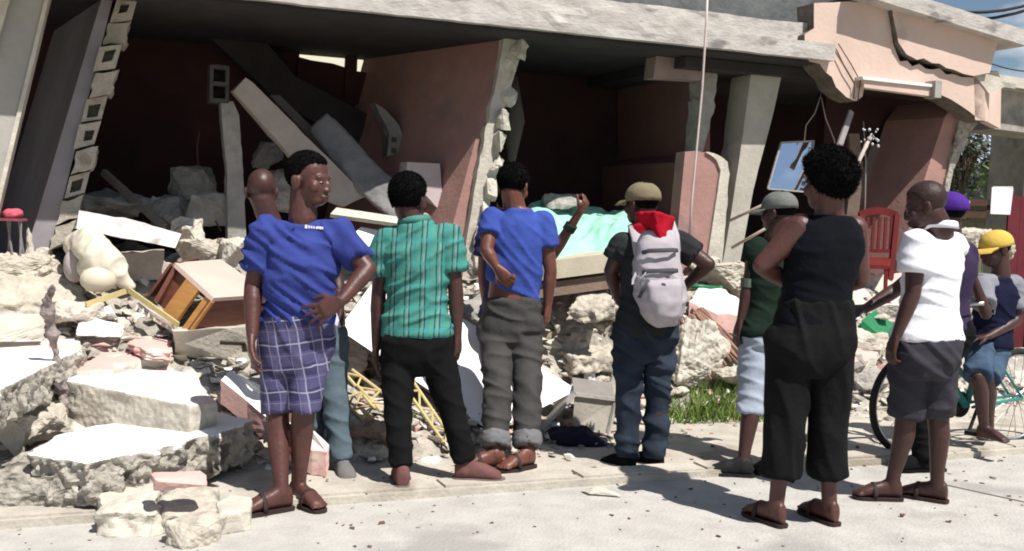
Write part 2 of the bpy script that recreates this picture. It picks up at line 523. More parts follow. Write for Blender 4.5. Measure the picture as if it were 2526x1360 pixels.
# fallen inner ceiling slab, hanging dark across the left room
fs_ = MB(); fs_.prism([FP(560, -60, .9), FP(760, -60, .9), FP(765, 95, 1.2), FP(640, 60, 1.2)], B * .5); H('hanging_ceiling_piece', fs_, mat('dark_grey_plaster', (.22, .20, .20)))
q = MB(); q.prism([FP(330, -80, 1.2), FP(500, -80, 1.2), FP(730, 190, 1.35), FP(1000, 330, 1.5), FP(1000, 420, 1.5), FP(700, 260, 1.4)], B * .12); H('fallen_ceiling_slab', q, mat('shade_black_plaster', (.035, .03, .032)))  # same black: room shade put into the slab's colour

# wall with the broken block end (left): plaster skin + stacked hollow blocks
w1 = H('leaning_block_wall', MB().prism([FP(60, 640, .02), FP(118, 640, .02), FP(293, -60, .02), FP(268, -60, .02)], D2 * 2.3), LILAC, 'leaning grey plastered wall')
Lf = lambda t: (lerp(118, 296, t), lerp(620, -60, t))     # left border of the broken end
Rt = lambda t: (lerp(170, 352, t), lerp(600, -60, t))
cuts = [0, .09, .185, .275, .365, .46, .555, .65, .745, .83, .92, 1.0]
for i in range(len(cuts) - 1):
    t0, t1 = cuts[i] + .003, cuts[i + 1] - .003
    b0 = -.02 + random.uniform(-.05, .04)
    l0, l1, r0, r1 = Lf(t0), Lf(t1), Rt(t0), Rt(t1)
    dx = random.uniform(-7, 7)
    q4 = [FP(l0[0] + dx, l0[1], b0), FP(r0[0] + dx, r0[1], b0), FP(r1[0] + dx, r1[1], b0), FP(l1[0] + dx, l1[1], b0)]
    c_ = sum(q4, V()) / 4
    bl = MB(); dep = B * .36
    hollow = i in (2, 4, 5, 7, 9)
    if hollow:
        k = random.uniform(.38, .6); sh_ = (q4[1] - q4[0]) * random.uniform(-.10, .10) + (q4[3] - q4[0]) * random.uniform(-.08, .08)
        q4 = [p + (p - c_) * random.uniform(-.10, .06) for p in q4]
        inn = [c_ + sh_ + (p - c_) * (k + random.uniform(-.06, .06)) for p in q4]
        outr = jag(q4, .5, 0)
        for j in range(4):
            j2 = (j + 1) % 4
            bl.prism([q4[j], q4[j2], inn[j2], inn[j]], dep)
        bl.prism([p + B * .14 for p in inn], B * .05)
    else:
        bl.v += slabmesh(q4, dep, .05, .006, 3, .012).v
        s_ = slabmesh(q4, dep, .035, .016, 4, .02); bl.v = s_.v; bl.f = s_.f; bl.m = [0] * len(s_.f)
    part('block', bl, BLOCKM, w1, base=V(house.location))
# pillar at the far left
q = MB(); q.prism([FP(-190, 560, -.35), FP(-20, 560, -.35), FP(128, -60, -.35), FP(18, -60, -.35)], B * .26); H('leaning_pillar', q, mat('grey_pillar_plaster', (.40, .38, .345), (.33, .31, .28), 3, .85, .15, 25))
q = MB(); q.prism([FP(-26, 560, -.365), FP(-14, 560, -.365), FP(134, -60, -.365), FP(124, -60, -.365)], B * .27); H('pillar_corner_bead', q, CONCL)
q = MB(); q.prism([FP(-150, 420, -.41), FP(-20, 150, -.41), FP(42, -60, -.41), FP(10, -60, -.41), FP(-60, 150, -.41)], B * .05); H('pillar_plaster_strip', q, CONCL)

# pink partition wall in the middle, broken end towards the street
pe = [(1140, 690), (1190, 690), (1196, 610), (1205, 520), (1222, 445), (1232, 400), (1226, 330), (1250, 250), (1280, 150), (1300, 95), (1310, 50), (1308, -10), (1262, -10), (1246, 80), (1225, 200), (1195, 330), (1172, 460), (1150, 600)]
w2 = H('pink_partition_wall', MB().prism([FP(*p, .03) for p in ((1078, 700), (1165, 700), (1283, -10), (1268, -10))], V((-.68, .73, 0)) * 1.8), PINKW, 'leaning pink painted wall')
end = slabmesh([FP(*p, -.04) for p in pe], B * .30, .05, .016, 4, .02, 0, 0)
part('broken_wall_end', end, CONCL, w2, base=V(house.location))
for i in range(11):
    t = i / 10.
    px = lerp(1178, 1288, t) + random.uniform(-8, 8); py = lerp(640, 60, t)
    r_ = rockmesh(FP(px, py, -.05), .07, .05, .09, random.uniform(0, 3), 12, .02)
    part('mortar_lump', r_, CONCL, w2, base=V(house.location))
# inner wall beyond the black doorway
w3 = H('inner_pink_wall', MB().prism([FP(1690, 700, .12), FP(1750, 700, .12), FP(1752, 100, .12), FP(1735, 100, .12), FP(1735, 380, .12), FP(1690, 400, .12)], B * 1.5), mat('shaded_pink_paint', (.20, .10, .085), (.16, .08, .07), 3, .9, .15))  # darker copy of the pink paint, doorway shade in its colour
q = slabmesh([FP(*p, .10) for p in ((1735, 120), (1760, 125), (1770, 190), (1760, 280), (1740, 350), (1728, 410), (1718, 400), (1730, 250))], B * .2, .06, .02, 3, .02, 0, 0)
part('broken_wall_end', q, CONC, w3, base=V(house.location))
q = MB(); q.prism([FP(1625, 90, .06), FP(1742, 95, .06), FP(1728, 198, .06), FP(1612, 192, .06)], B * .16); part('lintel_block', q, mat('dusty_pink_block', (.34, .25, .23)), w3, base=V(house.location))
q = MB(); q.prism([FP(*p, -.05) for p in ((1660, 690), (1745, 690), (1790, 415), (1765, 385), (1720, 372), (1690, 375))], B * .14); part('wall_stub', q, PINKW, w3, base=V(house.location))
q = slabmesh([FP(*p, -.07) for p in ((1738, 690), (1778, 690), (1800, 430), (1795, 400), (1770, 382), (1742, 376), (1768, 395), (1778, 420))], B * .18, .05, .012, 3, .015, 0, 0)
part('stub_broken_edge', q, CONCL, w3, base=V(house.location))
# concrete column
q = slabmesh([FP(*p, -.02) for p in ((1776, 690), (1818, 690), (1858, 470), (1905, 290), (1945, 110), (1868, 110), (1850, 200), (1826, 380), (1800, 550))], B * .28, .08, .006, 3, .012, 0, 0)
H('concrete_column', q, mat('column_concrete', (.46, .43, .365), (.36, .335, .285), 4, .9, .25, 30))
# right-hand front: lower pink panel, cracked-off upper panel, cornice
RB = -.35; OV = .17
COREM = mat('shaded_wall_core', (.17, .14, .115), (.10, .085, .07), 12, .95, .6)  # broken sides coloured dark so the crack shows as shade
low = [(2008, 8), (2090, 4), (2188, 14), (2194, 44), (2203, 108), (2220, 152), (2238, 150), (2250, 164), (2268, 158), (2284, 170), (2300, 172), (2318, 169), (2334, 184), (2352, 183), (2372, 190), (2402, 192), (2428, 187), (2432, 300), (2412, 292), (2392, 276), (2372, 262), (2345, 245), (2300, 225), (2215, 212), (2135, 195), (2128, 238), (2112, 250), (2088, 240), (2062, 215), (2052, 190), (2036, 178), (2022, 158), (1996, 152), (1985, 125), (1985, 85), (2008, 70)]
q = slabmesh([FP(*p, RB) for p in low], B * .22, .07, .005, 2, .006, 0, 1)
H('front_wall_lower', q, [PINKF, COREM], 'pale pink front wall with a jagged crack along its top')
upw = [(2200, 12), (2202, 36), (2216, 104), (2236, 134), (2252, 142), (2262, 148), (2278, 144), (2300, 156), (2318, 157), (2334, 168), (2352, 172), (2376, 182), (2402, 188), (2442, 180), (2462, 104), (2458, 92), (2330, 52)]
q = slabmesh([FP(*p, RB - .05) for p in upw], B * .24, .07, .005, 2, .006, 0, 1)
H('front_wall_upper', q, [PINKF, COREM])
q = MB(); q.prism([FP(2180, 10, RB + .16), FP(2425, 110, RB + .16), FP(2425, 240, RB + .16), FP(2180, 180, RB + .16)], B * .03); H('crack_shade_sheet', q, SHADEP)  # added black sheet stands for the shade inside the crack
q = MB(); q.prism([FP(2428, 192, RB + .0), FP(2470, 205, RB + .55), FP(2468, 318, RB + .55), FP(2431, 298, RB + .0)], A * -.12); H('front_wall_return', q, PINKF)
q = slabmesh([FP(*p, RB - .01) for p in ((2404, 182), (2462, 175), (2478, 215), (2440, 232), (2420, 205))], B * .5, .06, .02, 3, .02, 0, 0); H('broken_beam_end', q, CONCL)
c0, c1 = ab(FP(2120, -40, RB - OV))[0], ab(FP(2535, 100, RB - OV))[0]
zc0 = FP(2176, 6, RB - OV).z; zc1 = FP(2520, 112, RB - OV).z
rings = []
for i in range(31):
    t = i / 30; a_ = lerp(c0, c1, t); z_ = lerp(zc0 + .04, zc1, (a_ - c0) / (c1 - c0)); d = lambda k: .006 * noise.noise(V((a_ * 6, k, 2)))
    rings.append([F(a_, RB - OV + d(1), z_ + .13 + d(2)), F(a_, RB - OV + d(3), z_), F(a_, RB + .45, z_), F(a_, RB + .45, z_ + .13)])
H('cornice', MB().loft(rings), EAVE, 'overhanging roof cornice')
q = MB(); q.prism([FP(2130, 192, RB - .07), FP(2302, 212, RB - .07), FP(2300, 238, RB - .07), FP(2132, 216, RB - .07)], B * .08); H('lintel_trim', q, PINKF)
q = MB(); q.prism([FP(2128, 188, RB - .09), FP(2300, 208, RB - .09), FP(2302, 215, RB - .09), FP(2130, 196, RB - .09)], B * .1); H('lintel_ledge', q, WHITE)
q = MB(); q.box(FP(2302, 222, RB - .06), A * .035, B * .06, Z * .07); H('lintel_end_block', q, CONC)
q = MB(); q.prism([F(aend - 1.2, -.11, ROOFZ - .03), F(c1 - .2, -.11, ROOFZ - .03), F(4.75, .75, ROOFZ - .03), F(4.75, 1.8, ROOFZ - .03), F(aend - 1.2, 1.8, ROOFZ - .03)], Z * -.08); H('right_ceiling', q, SHADEP)
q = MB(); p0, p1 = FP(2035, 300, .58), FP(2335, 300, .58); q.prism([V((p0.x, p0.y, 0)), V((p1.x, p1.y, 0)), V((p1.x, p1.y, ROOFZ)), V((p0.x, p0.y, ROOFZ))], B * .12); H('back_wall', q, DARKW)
# right end wall (pink, leaning) with broken edge
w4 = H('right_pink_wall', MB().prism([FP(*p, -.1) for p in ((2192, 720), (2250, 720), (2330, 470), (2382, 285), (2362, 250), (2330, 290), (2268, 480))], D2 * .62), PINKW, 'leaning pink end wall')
q = slabmesh([FP(*p, -.13) for p in ((2322, 500), (2336, 500), (2352, 420), (2378, 372), (2390, 330), (2420, 295), (2395, 270), (2370, 282), (2360, 330), (2342, 410))], B * .2, .05, .02, 3, .025, 0, 0); part('broken_wall_end', q, BROK, w4, base=V(house.location))
q = MB(); q.prism([FP(*p, .48) for p in ((2080, 700), (2190, 700), (2240, 440), (2228, 330), (2150, 360), (2110, 480))], B * .05); H('grey_panel_inside', q, mat('brown_grey_board', (.20, .165, .14), (.14, .115, .10), 2, .8, .1), 'dull grey brown panel leaning inside')
# floor inside
q = MB(); q.box(F(-1.2, .95, .3), A * 5.0, B * 1.3, Z * .28); H('floor_slab', q, CONC)

# neighbour's beam at the far right
q = MB(); q.prism([FP(2452, 195, .9), FP(2700, 240, .9), FP(2700, 348, .9), FP(2452, 318, .9)], B * .5)
nb = thing('neighbouring_house', 'grey concrete beam and roof of neighbouring house at far right', 'house', F(5.6, 2.0, 0))
part('roof_beam', q, CONC, nb)
q = MB(); q.prism([FP(2440, 180, .7), FP(2700, 222, .7), FP(2700, 250, .7), FP(2440, 204, .7)], B * 1.0); part('roof_edge', q, CONCL, nb)
q = MB(); q.bar(FP(2462, 208, .65), FP(2500, 214, .65), .05, .05); part('beam_stub', q, CONC, nb)
q = MB(); q.box(F(6.9, 1.6, 1.3), A * .25, B * .25, Z * 1.4); part('pillar', q, CONC, nb)
# ---------------------------------------------------------------- background seen past the house
cr = thing('cream_house', 'sunlit cream house wall seen through the gap in the back wall', 'house', F(-2.2, 7, 0))
q = MB(); q.box(F(-2.2, 7.0, 2.4), A * 3.5, B * .1, Z * 2.4); part('wall', q, CREAM, cr)
q = MB(); q.box(F(-2.2, 7.0, 4.87), A * 3.7, B * .5, Z * .06); part('roof', q, CONC, cr)
fh = thing('zinc_roofed_house', 'low grey house with pale zinc roof in the distance behind the fence', 'house', W(2480, 560, 26) - Z * 0)
fh.location.z = 0
BLUEW = mat('blue_grey_wall', (.11, .125, .135), (.08, .09, .10), 3, .9, .1)
x0, x1 = W(2310, 500, 26).x, W(2640, 500, 26).x
q = MB(); q.box(V(((x0 + x1) / 2, 27.5, 1.5)), V(((x1 - x0) / 2, 0, 0)), V((0, 1.5, 0)), V((0, 0, 1.5))); part('wall', q, BLUEW, fh)
zr = mat('zinc_roof', (.50, .54, .60), (.42, .46, .52), 4, .45, .1, metal=.2)
q = MB()
zb = W(2450, 405, 25.6).z; zt = W(2450, 318, 29).z
for i in range(44):
    a0 = lerp(x0 - .4, x1 + .4, i / 44); a1 = lerp(x0 - .4, x1 + .4, (i + 1) / 44)
    zo = .035 if i % 2 else 0
    q.prism([V((a0, 25.6, zb + zo)), V((a1, 25.6, zb + zo)), V((a1, 29, zt + zo)), V((a0, 29, zt + zo))], V((0, 0, -.05)))
part('roof', q, zr, fh)
q = MB(); q.box(W(2458, 440, 25.9), V((.13, 0, 0)), V((0, .06, 0)), V((0, 0, .34))); part('door_frame', q, WHITE, fh)
q = MB(); q.box(W(2475, 446, 25.92), V((.14, 0, 0)), V((0, .05, 0)), V((0, 0, .36))); part('door', q, mat('dark_door', (.03, .03, .035)), fh)
# fence boards across the plot
fe = thing('board_fence', 'weathered olive and brown board fence across the plot behind', 'fence', V((W(2440, 560, 16).x, 16, 0)))
OLV = mat('olive_boards', (.20, .19, .12), (.13, .125, .08), 5, .9, .2, stretch=(1, 1, 4)); BRB = mat('brown_rail', (.10, .05, .035), (.07, .035, .025))
for i in range(15):
    px = 2330 + i * 22
    p = W(px, 520, 16); h = W(px, 503, 16).z + random.uniform(-.02, .04)
    q = MB(); q.box(V((p.x, 16 + random.uniform(-.01, .01), h / 2)), V((.062, 0, 0)), V((0, .012, 0)), V((0, 0, h / 2))); part('board', q, OLV, fe)
for py in (497, 527):
    q = MB(); p, r_ = W(2310, py, 15.93), W(2660, py + 10, 15.93); q.bar(p, r_, .03, .10); part('rail', q, BRB, fe)
# maroon gate and the sheet of paper
gt = thing('maroon_gate', 'dark maroon sheet metal gate at the right edge', 'gate', V((W(2540, 600, 10.5).x, 10.5, 0)))
MAR = mat('maroon_paint', (.15, .02, .03), (.11, .015, .022), 4, .6, .1)
g0, g1 = W(2488, 500, 10.5).x, W(2640, 500, 10.5).x; gz = W(2510, 484, 10.5).z
for i in range(5):
    a0 = lerp(g0, g1, i / 5); a1 = lerp(g0, g1, (i + 1) / 5) - .008
    q = MB(); q.box(V(((a0 + a1) / 2, 10.5 + (.012 if i % 2 else 0), gz / 2)), V(((a1 - a0) / 2, 0, 0)), V((0, .015, 0)), V((0, 0, gz / 2))); part('panel', q, MAR, gt)
q = MB(); q.bar(V((g0 - .2, 10.52, gz * .93)), V((g1, 10.52, gz * .93)), .02, .05); q.bar(V((g0 - .2, 10.52, gz * .62)), V((g1, 10.52, gz * .62)), .02, .05); part('rail', q, MAR, gt)
q = MB(); pp = [W(2447, 462, 10.44), W(2500, 464, 10.46), W(2492, 530, 10.45), W(2443, 528, 10.43)]
q.prism(pp, V((0, .004, 0)))
q.bar(W(2449, 462, 10.46), W(2498, 462, 10.46), .012, .012)
single('paper_notice', q, mat('white_paper', (.82, .78, .76), (.78, .74, .72), 8, .8, .05), 'white paper notice hanging at the edge of the maroon gate', 'notice')

# leaves
LEAF = mat('leaf_green', (.10, .17, .035), (.05, .10, .02), 9, .6, .1)
LEAFL = mat('leaf_bright_green', (.19, .27, .05), (.10, .17, .03), 9, .6, .1)
LEAFD = mat('grey_green_leaf', (.085, .10, .06), (.05, .06, .04), 9, .7, .1)
BARK = mat('bark', (.16, .12, .085), (.10, .075, .055), 10, .95, .5, 30)
def leaves(c, rx, ry, rz, n_, size, seed):
    rnd = random.Random(seed); q = MB()
    cl = [(V((rnd.gauss(0, .45) * rx, rnd.gauss(0, .45) * ry, rnd.gauss(0, .45) * rz)), rnd.uniform(.25, .5)) for _ in range(14)]
    for i in range(n_):
        cc, r_ = rnd.choice(cl)
        p = V(c) + cc + V((rnd.gauss(0, 1) * rx, rnd.gauss(0, 1) * ry, rnd.gauss(0, 1) * rz)) * r_ * .6
        d = V((rnd.gauss(0, 1), rnd.gauss(0, 1), rnd.gauss(0, .7))).normalized(); s_ = d.cross(V((rnd.gauss(0, 1), rnd.gauss(0, 1), rnd.gauss(0, 1)))).normalized()
        L = size * rnd.uniform(.6, 1.3)
        q.add([p, p + d * L * .5 + s_ * L * .22, p + d * L, p + d * L * .5 - s_ * L * .22], [[0, 1, 2, 3]], rnd.choice((0, 0, 1)))
    return q
def tree(name, label, cat, px, py, y, rx, rz, n_, size, ms, seed, trunk=True):
    c = W(px, py, y); t = thing(name, label, cat, V((c.x, c.y, 0)))
    part('crown', leaves(c, rx, rx, rz, n_, size, seed), ms, t)
    q = MB(); rnd = random.Random(seed)
    q.tube([V((c.x, c.y, 0)), V((c.x + .05, c.y, c.z * .6)), c], [.09, .06, .03], 8)
    for _ in range(7):
        e = c + V((rnd.uniform(-1, 1) * rx, rnd.uniform(-1, 1) * rx, rnd.uniform(-.2, 1) * rz)) * .8
        q.tube([V((c.x, c.y, c.z * .75)), c.lerp(e, .5) - Z * .1, e], [.035, .022, .01], 6)
    part('trunk', q, BARK, t)
tree('leafy_bush', 'bright green leafy bush above the maroon gate', 'bush', 2535, 432, 14, .38, .32, 1500, .11, [LEAF, LEAFL], 5)
tree('small_tree', 'sparse grey-green tree beside the broken right end wall', 'tree', 2378, 385, 17, .42, .55, 900, .12, [LEAFD, LEAFD], 9)
tree('small_tree', 'second grey-green tree half hidden behind the right end wall', 'tree', 2340, 430, 18, .5, .5, 800, .13, [LEAFD, LEAF], 12)
# overhead wires
WIRE = mat('black_wire', (.02, .02, .025), rough=.6, bump=0)
for k, (p, r_, lab) in enumerate((((2260, 45), (2640, -18), 'upper black overhead wire against the sky at the top right'), ((2300, 20), (2640, -30), 'black overhead wire nearest the top edge of the sky'), ((2380, 125), (2640, 160), 'thin overhead wire below the cornice tip against the sky'))):
    q = MB(); a_, b_ = W(*p, 20), W(*r_, 22)
    q.tube([a_.lerp(b_, i / 8) - Z * (.25 * (1 - (2 * i / 8 - 1) ** 2)) for i in range(9)], .03 if k < 2 else .012, 6); single('overhead_wire', q, WIRE, lab, 'wire', smooth=True)

# ---------------------------------------------------------------- large pieces of rubble, each a thing
def slab(name, label, top, th, m=(CONCL, BROK), vec=None, step=.07, amp=.016, rough=.02, lay=4, cat='slab', rocky=0, absz=False, crisp=0):
    """top: (px, py, height above the heap or street)"""
    pts = [S(*p) if absz else M(p[0], p[1], p[2]) for p in top]
    q = slabmesh(pts, vec if vec is not None else Z * -th, step * .6, amp, lay + 2, rough)
    if crisp:
        o = V((sum(p.x for p in q.v) / len(q.v), sum(p.y for p in q.v) / len(q.v), min(p.z for p in q.v)))
        nn = V()
        for i in range(len(pts)): nn += (pts[i] - pts[0]).cross(pts[(i + 1) % len(pts)] - pts[0])
        nn.normalize(); nn = nn if nn.z > 0 else -nn
        tc_ = sum(pts, V()) / len(pts) - o
        me = remesh(q, o, list(m), .012, 1, .5, name); sd = V((len(label) * 1.3, len(label) * .7, 0))
        displace(me, lambda p, n: sm(((tc_ - p).dot(nn) - .004) / .035) * crisp * (.8 * noise.noise((p + sd) * 7) + .8 * noise.noise((p + sd) * 17) + .6 * noise.noise((p + sd) * 38) - 1.2 * max(0, noise.noise((p + sd) * 22) - .3)))
        for pl in me.polygons:
            pl.use_smooth = False
            pl.material_index = 0 if (pl.normal.dot(nn) > .7 and (tc_ - pl.center).dot(nn) < .02) else 1
        return link(name, me, None, o, label, cat)
    if rocky:
        o = V((sum(p.x for p in q.v) / len(q.v), sum(p.y for p in q.v) / len(q.v), min(p.z for p in q.v)))
        me = remesh(q, o, m[0], .013, 2, .5, name); sd = V((len(label) * 1.7, len(label) * .9, 0))
        for pl in me.polygons: pl.use_smooth = False
        displace(me, lambda p, n: rocky * (.5 * noise.noise((p + sd) * 4) + noise.noise((p + sd) * 11) * .6 + .5 * noise.noise((p + sd) * 27) - .8 * max(0, .06 - abs(noise.noise((p + sd) * 3.1))) * 8))
        return link(name, me, None, o, label, cat)
    return single(name, q, list(m), label, cat)
def rock(label, px, py, off, sx, sy, sz, m=BROK, rot=0, rough=.03, n_=14, sub=4, tilt=0, name='concrete_chunk', cat='chunk'):
    p = M(px, py, off)
    q = rockmesh(p, sx, sy, sz, rot, n_, rough * .55, None, sub, 0, tilt)
    return single(name, q, m, label, cat)
WB = (WHITE, BROK)
slab('concrete_slab', 'long white slab with rough front edge, half in the shadow of the plaid-shorts man', [(62, 1118, .27), (130, 1132, .27), (210, 1142, .27), (340, 1118, .28), (480, 1082, .29), (600, 1050, .30), (622, 1036, .30), (520, 1012, .30), (400, 1022, .29), (220, 1052, .28), (140, 1072, .28)], .21, WB, rough=.03, absz=True, crisp=.035)
slab('concrete_slab', 'thick white-topped block with smooth grey front, left of the plaid-shorts man', [(156, 936, .48), (200, 912, .48), (300, 898, .48), (478, 902, .46), (500, 950, .44), (535, 992, .42), (470, 1000, .43), (300, 965, .46)], .30, (WPINK, CONCL), amp=.003, rough=.012, step=.14, absz=True, crisp=.006)
slab('concrete_slab', 'white slab with pink streaks at the left edge', [(-60, 985, .60), (0, 962, .60), (130, 898, .60), (205, 862, .60), (200, 838, .61), (100, 806, .62), (-60, 850, .61)], .17, (WPINK, BROK), absz=True, crisp=.03)
slab('wall_fragment', 'faded pink wall slab lying behind the thick white block', [(176, 918, .50), (250, 866, .54), (300, 834, .57), (360, 826, .58), (428, 850, .56), (422, 880, .53), (340, 888, .52), (280, 912, .50)], .12, (PINKT, CONCL), cat='slab', absz=True, crisp=.012)
slab('wall_fragment', 'small pink tile slab resting on the faded pink slab', [(318, 846, .60), (348, 824, .62), (425, 842, .60), (420, 872, .57), (360, 866, .58)], .05, (PINKT, PINKT), cat='slab', absz=True)
# block with hook-shaped recess
p4 = [M(430, 880, .02), M(622, 892, .02), M(615, 806, .26), M(428, 818, .26)]
q = slabmesh(p4, B * .22, .06, .008, 3, .01, 0, 0)
hb = single('concrete_block', q, CONCL, 'pale concrete block with an L-shaped groove beside the drooping hand', 'block')
q = MB(); n_ = (p4[1] - p4[0]).cross(p4[3] - p4[0]).normalized(); n_ = n_ if n_.y < 0 else -n_
u_, v_ = (p4[1] - p4[0]), (p4[3] - p4[0])
g = lambda s_, t_: p4[0] + u_ * s_ + v_ * t_ + n_ * .004
q.bar(g(.58, .72), g(.9, .74), .03, .012, n_); q.bar(g(.88, .74), g(.9, .42), .03, .012, n_)
part('groove', q, mat('recess_shade', (.10, .085, .065)), hb, base=V(hb.location))  # recess shade put into dark bars laid on the face
slab('wall_fragment', 'white plank-shaped slab with pink face sloping down behind the plaid shorts', [(545, 938, .46), (568, 914, .49), (640, 950, .44), (735, 1025, .33), (812, 1098, .2), (806, 1116, .17), (770, 1112, .17), (690, 1060, .25), (610, 990, .36)], .13, (WPINK, PINKT), rough=.006, amp=.008, cat='slab', absz=True)
# long textured beam
pb = [FP(188, 565, -.32), FP(432, 612, -.42), FP(447, 578, -.38), FP(330, 545, -.33), FP(195, 520, -.28)]
single('concrete_beam', slabmesh(pb, B * .22, .05, .006, 5, .010, 0, 0), [mat('flaking_whitewash', (.74, .70, .67), (.50, .46, .43), 9, .9, .6, 24, (.24, .21, .19), 7, .62), BROK], 'long flaking whitewashed beam lying under the dark room', 'beam')
single('concrete_slab', slabmesh([M(268, 700, .0), M(400, 690, .02), M(405, 618, .24), M(275, 628, .24)], B * .25, .06, .01, 3, .012, 0, 0), CONCL, 'flat grey concrete piece behind the cream sack', 'slab')
slab('concrete_slab', 'broad cream slab at the left edge under the thin metal post', [(-60, 752, .14), (120, 744, .14), (235, 752, .12), (200, 700, .14), (70, 640, .16), (-60, 640, .18)], .16, (CONCT, CONCL), rocky=.025)
slab('concrete_slab', 'thin pale slab wedged above the white slab at the left edge', [(-60, 832, .3), (110, 800, .3), (115, 772, .3), (-60, 775, .3)], .05, (CONCL, CONCL), rough=.006)
slab('plaster_piece', 'flat white plaster piece in front of the yellow strip', [(190, 812, .14), (300, 816, .14), (305, 800, .15), (240, 786, .16), (195, 795, .15)], .04, (WHITE, WHITE), rough=.006, cat='plaster')
slab('concrete_slab', 'broad flat broken slab at the kerb in the lower left', [(236, 1262, .11), (245, 1205, .13), (330, 1165, .13), (400, 1172, .13), (395, 1240, .12), (390, 1268, .10)], .15, (CONCL, CONCT), rough=.03, rocky=.022)
slab('concrete_slab', 'tan cracked slab between the kerb block and the broad flat slab', [(398, 1265, .10), (398, 1222, .11), (440, 1196, .11), (535, 1200, .10), (545, 1240, .10), (528, 1268, .09)], .13, (CONCT, BROK), rough=.03, rocky=.022)
slab('concrete_block', 'smooth pale block beside the sandal of the plaid-shorts man', [(538, 1268, .10), (532, 1238, .11), (565, 1218, .11), (620, 1226, .11), (622, 1256, .10)], .11, (CONCL, CONCL), rough=.006, amp=.006, cat='block', rocky=.004)
rock('rough pale chunk lying nearest the street', 480, 1300, .06, .13, .10, .075, CONCT, .5)
rock('small reddish flake on top of the tan slab', 440, 1182, .24, .12, .08, .03, PINKT, .4, .01)
rock('big rough grey mass under the long white slab', 130, 1195, .10, .38, .24, .17, BROK, .2, .06, 18)
rock('rough grey lump at the left edge below the white slab', 10, 1215, .08, .22, .22, .16, BROK, .8, .06)
rock('round grey lump between the front slabs and the white slab', 340, 1195, .10, .20, .16, .12, BROK, .3, .05)
rock('pebbly lump in front of the white slab edge', 440, 1155, .08, .18, .12, .10, BROK, 1.3, .05)
rock('reddish brown block at the left edge behind the pale plate', 50, 985, .2, .2, .14, .12, mat('reddish_brown_block', (.40, .30, .24), (.26, .19, .15), 9, .9, .5), .1, .02)
rock('tan rubble lump behind the leaning yellowish plate', 100, 1050, .16, .18, .16, .10, CONCT, .7, .05)
slab('broken_plate', 'leaning yellowish plate at the left edge', [(-10, 1055, .28), (15, 1025, .34), (62, 1065, .26), (60, 1105, .16), (45, 1125, .12)], .03, (mat('yellowish_glaze', (.66, .60, .42), (.58, .52, .36)), CONCT), rough=.004, cat='plate')
rock('pointed pale rubble piece left of the wooden drawer unit', 470, 585, .22, .14, .12, .17, CONCL, .5, .04)
rock('pale rubble piece under the elbow of the plaid-shorts man', 570, 625, .2, .16, .12, .12, CONCL, 1.2, .04)
rock('tan rubble lump above the wooden drawer unit', 520, 620, .16, .2, .14, .10, CONCT, .2, .04)
rock('upright grey shard beside the block wall', 75, 605, .22, .06, .05, .14, CONCL, .3, .02)
rock('small square stone beside the block wall foot', 108, 615, .16, .05, .05, .06, CONCL, .3, .01)
rock('tan rubble lump beside the metal post top', 40, 660, .12, .24, .14, .10, CONCT, .3, .05)
rock('pile of tan fragments behind the metal post', 130, 660, .12, .2, .16, .1, CONCT, .9, .06)
rock('greyish rubble lump right of the metal post', 190, 780, .14, .16, .12, .09, CONCL, .9, .04)
rock('white rubble lump in front of the black hollow', 250, 772, .14, .10, .07, .05, WHITE, .2, .02)
# middle and right
slab('concrete_slab', 'large tan broken slab behind the hanging fist of the bright blue T-shirt man', [(1338, 815, .62), (1352, 770, .72), (1420, 735, .82), (1518, 732, .82), (1520, 790, .68), (1450, 822, .60)], .18, (CONCT, BROK), rough=.03, amp=.03, rocky=.022, absz=True)
slab('concrete_slab', 'flaking tan slab lying on top of the large tan broken slab', [(1395, 760, .80), (1430, 722, .90), (1500, 712, .92), (1520, 745, .86), (1470, 772, .78)], .09, (CONCT, BROK), rough=.03, amp=.03, rocky=.018, absz=True)
rock('tan flake wedged between the backpack man and the bed', 1500, 770, .2, .14, .10, .07, CONCT, .5, .03)
slab('concrete_slab', 'pitted pale slab jutting out beside the grey trousers', [(1335, 850, .50), (1420, 882, .46), (1510, 878, .46), (1512, 840, .54), (1440, 812, .60), (1340, 808, .60)], .12, (CONCT, BROK), rough=.03, rocky=.022, absz=True)
rock('big pale boulder left of the rod bundle', 1712, 870, .18, .22, .18, .25, CONCL, .4, .05, 20)
rock('pale flat stone under the rod bundle', 1800, 930, .1, .18, .14, .07, CONCT, .2, .04)
rock('small pale stone at the edge of the grass', 1665, 960, .05, .09, .08, .06, CONCL, .2, .03)
rock('white stones in front of the dark hollow', 1452, 930, .08, .05, .05, .08, WHITE, .2, .02)
rock('pale stone beside the grey box', 1490, 945, .06, .11, .09, .06, CONCL, .8, .03)
slab('wall_fragment', 'pink slab with white corner lying right of the backpack', [(1700, 745, .22), (1725, 708, .26), (1790, 715, .25), (1838, 748, .22), (1828, 780, .17), (1770, 776, .17)], .14, (WPINK, PINKT), rough=.006, cat='slab')
rock('rubble pile at the foot of the concrete column', 1790, 690, .10, .26, .2, .14, CONCT, .4, .06, 18)
rock('pale rubble left of the column foot', 1735, 650, .14, .14, .12, .1, CONCL, 1.0, .04)
slab('concrete_slab', 'pale floor slab under the red chair', [(2060, 760, .06), (2230, 752, .06), (2250, 700, .08), (2235, 672, .08), (2080, 680, .08)], .10, (mat('dusty_pink_floor', (.62, .52, .46), (.48, .40, .35), 6, .85, .1), BROK))
rock('white rubble block right of the black trousers', 2110, 835, .10, .2, .14, .10, CONCL, .3, .03)
rock('tan rubble block behind the hand of the white-polo man', 2150, 850, .06, .16, .12, .09, CONCT, .9, .03)
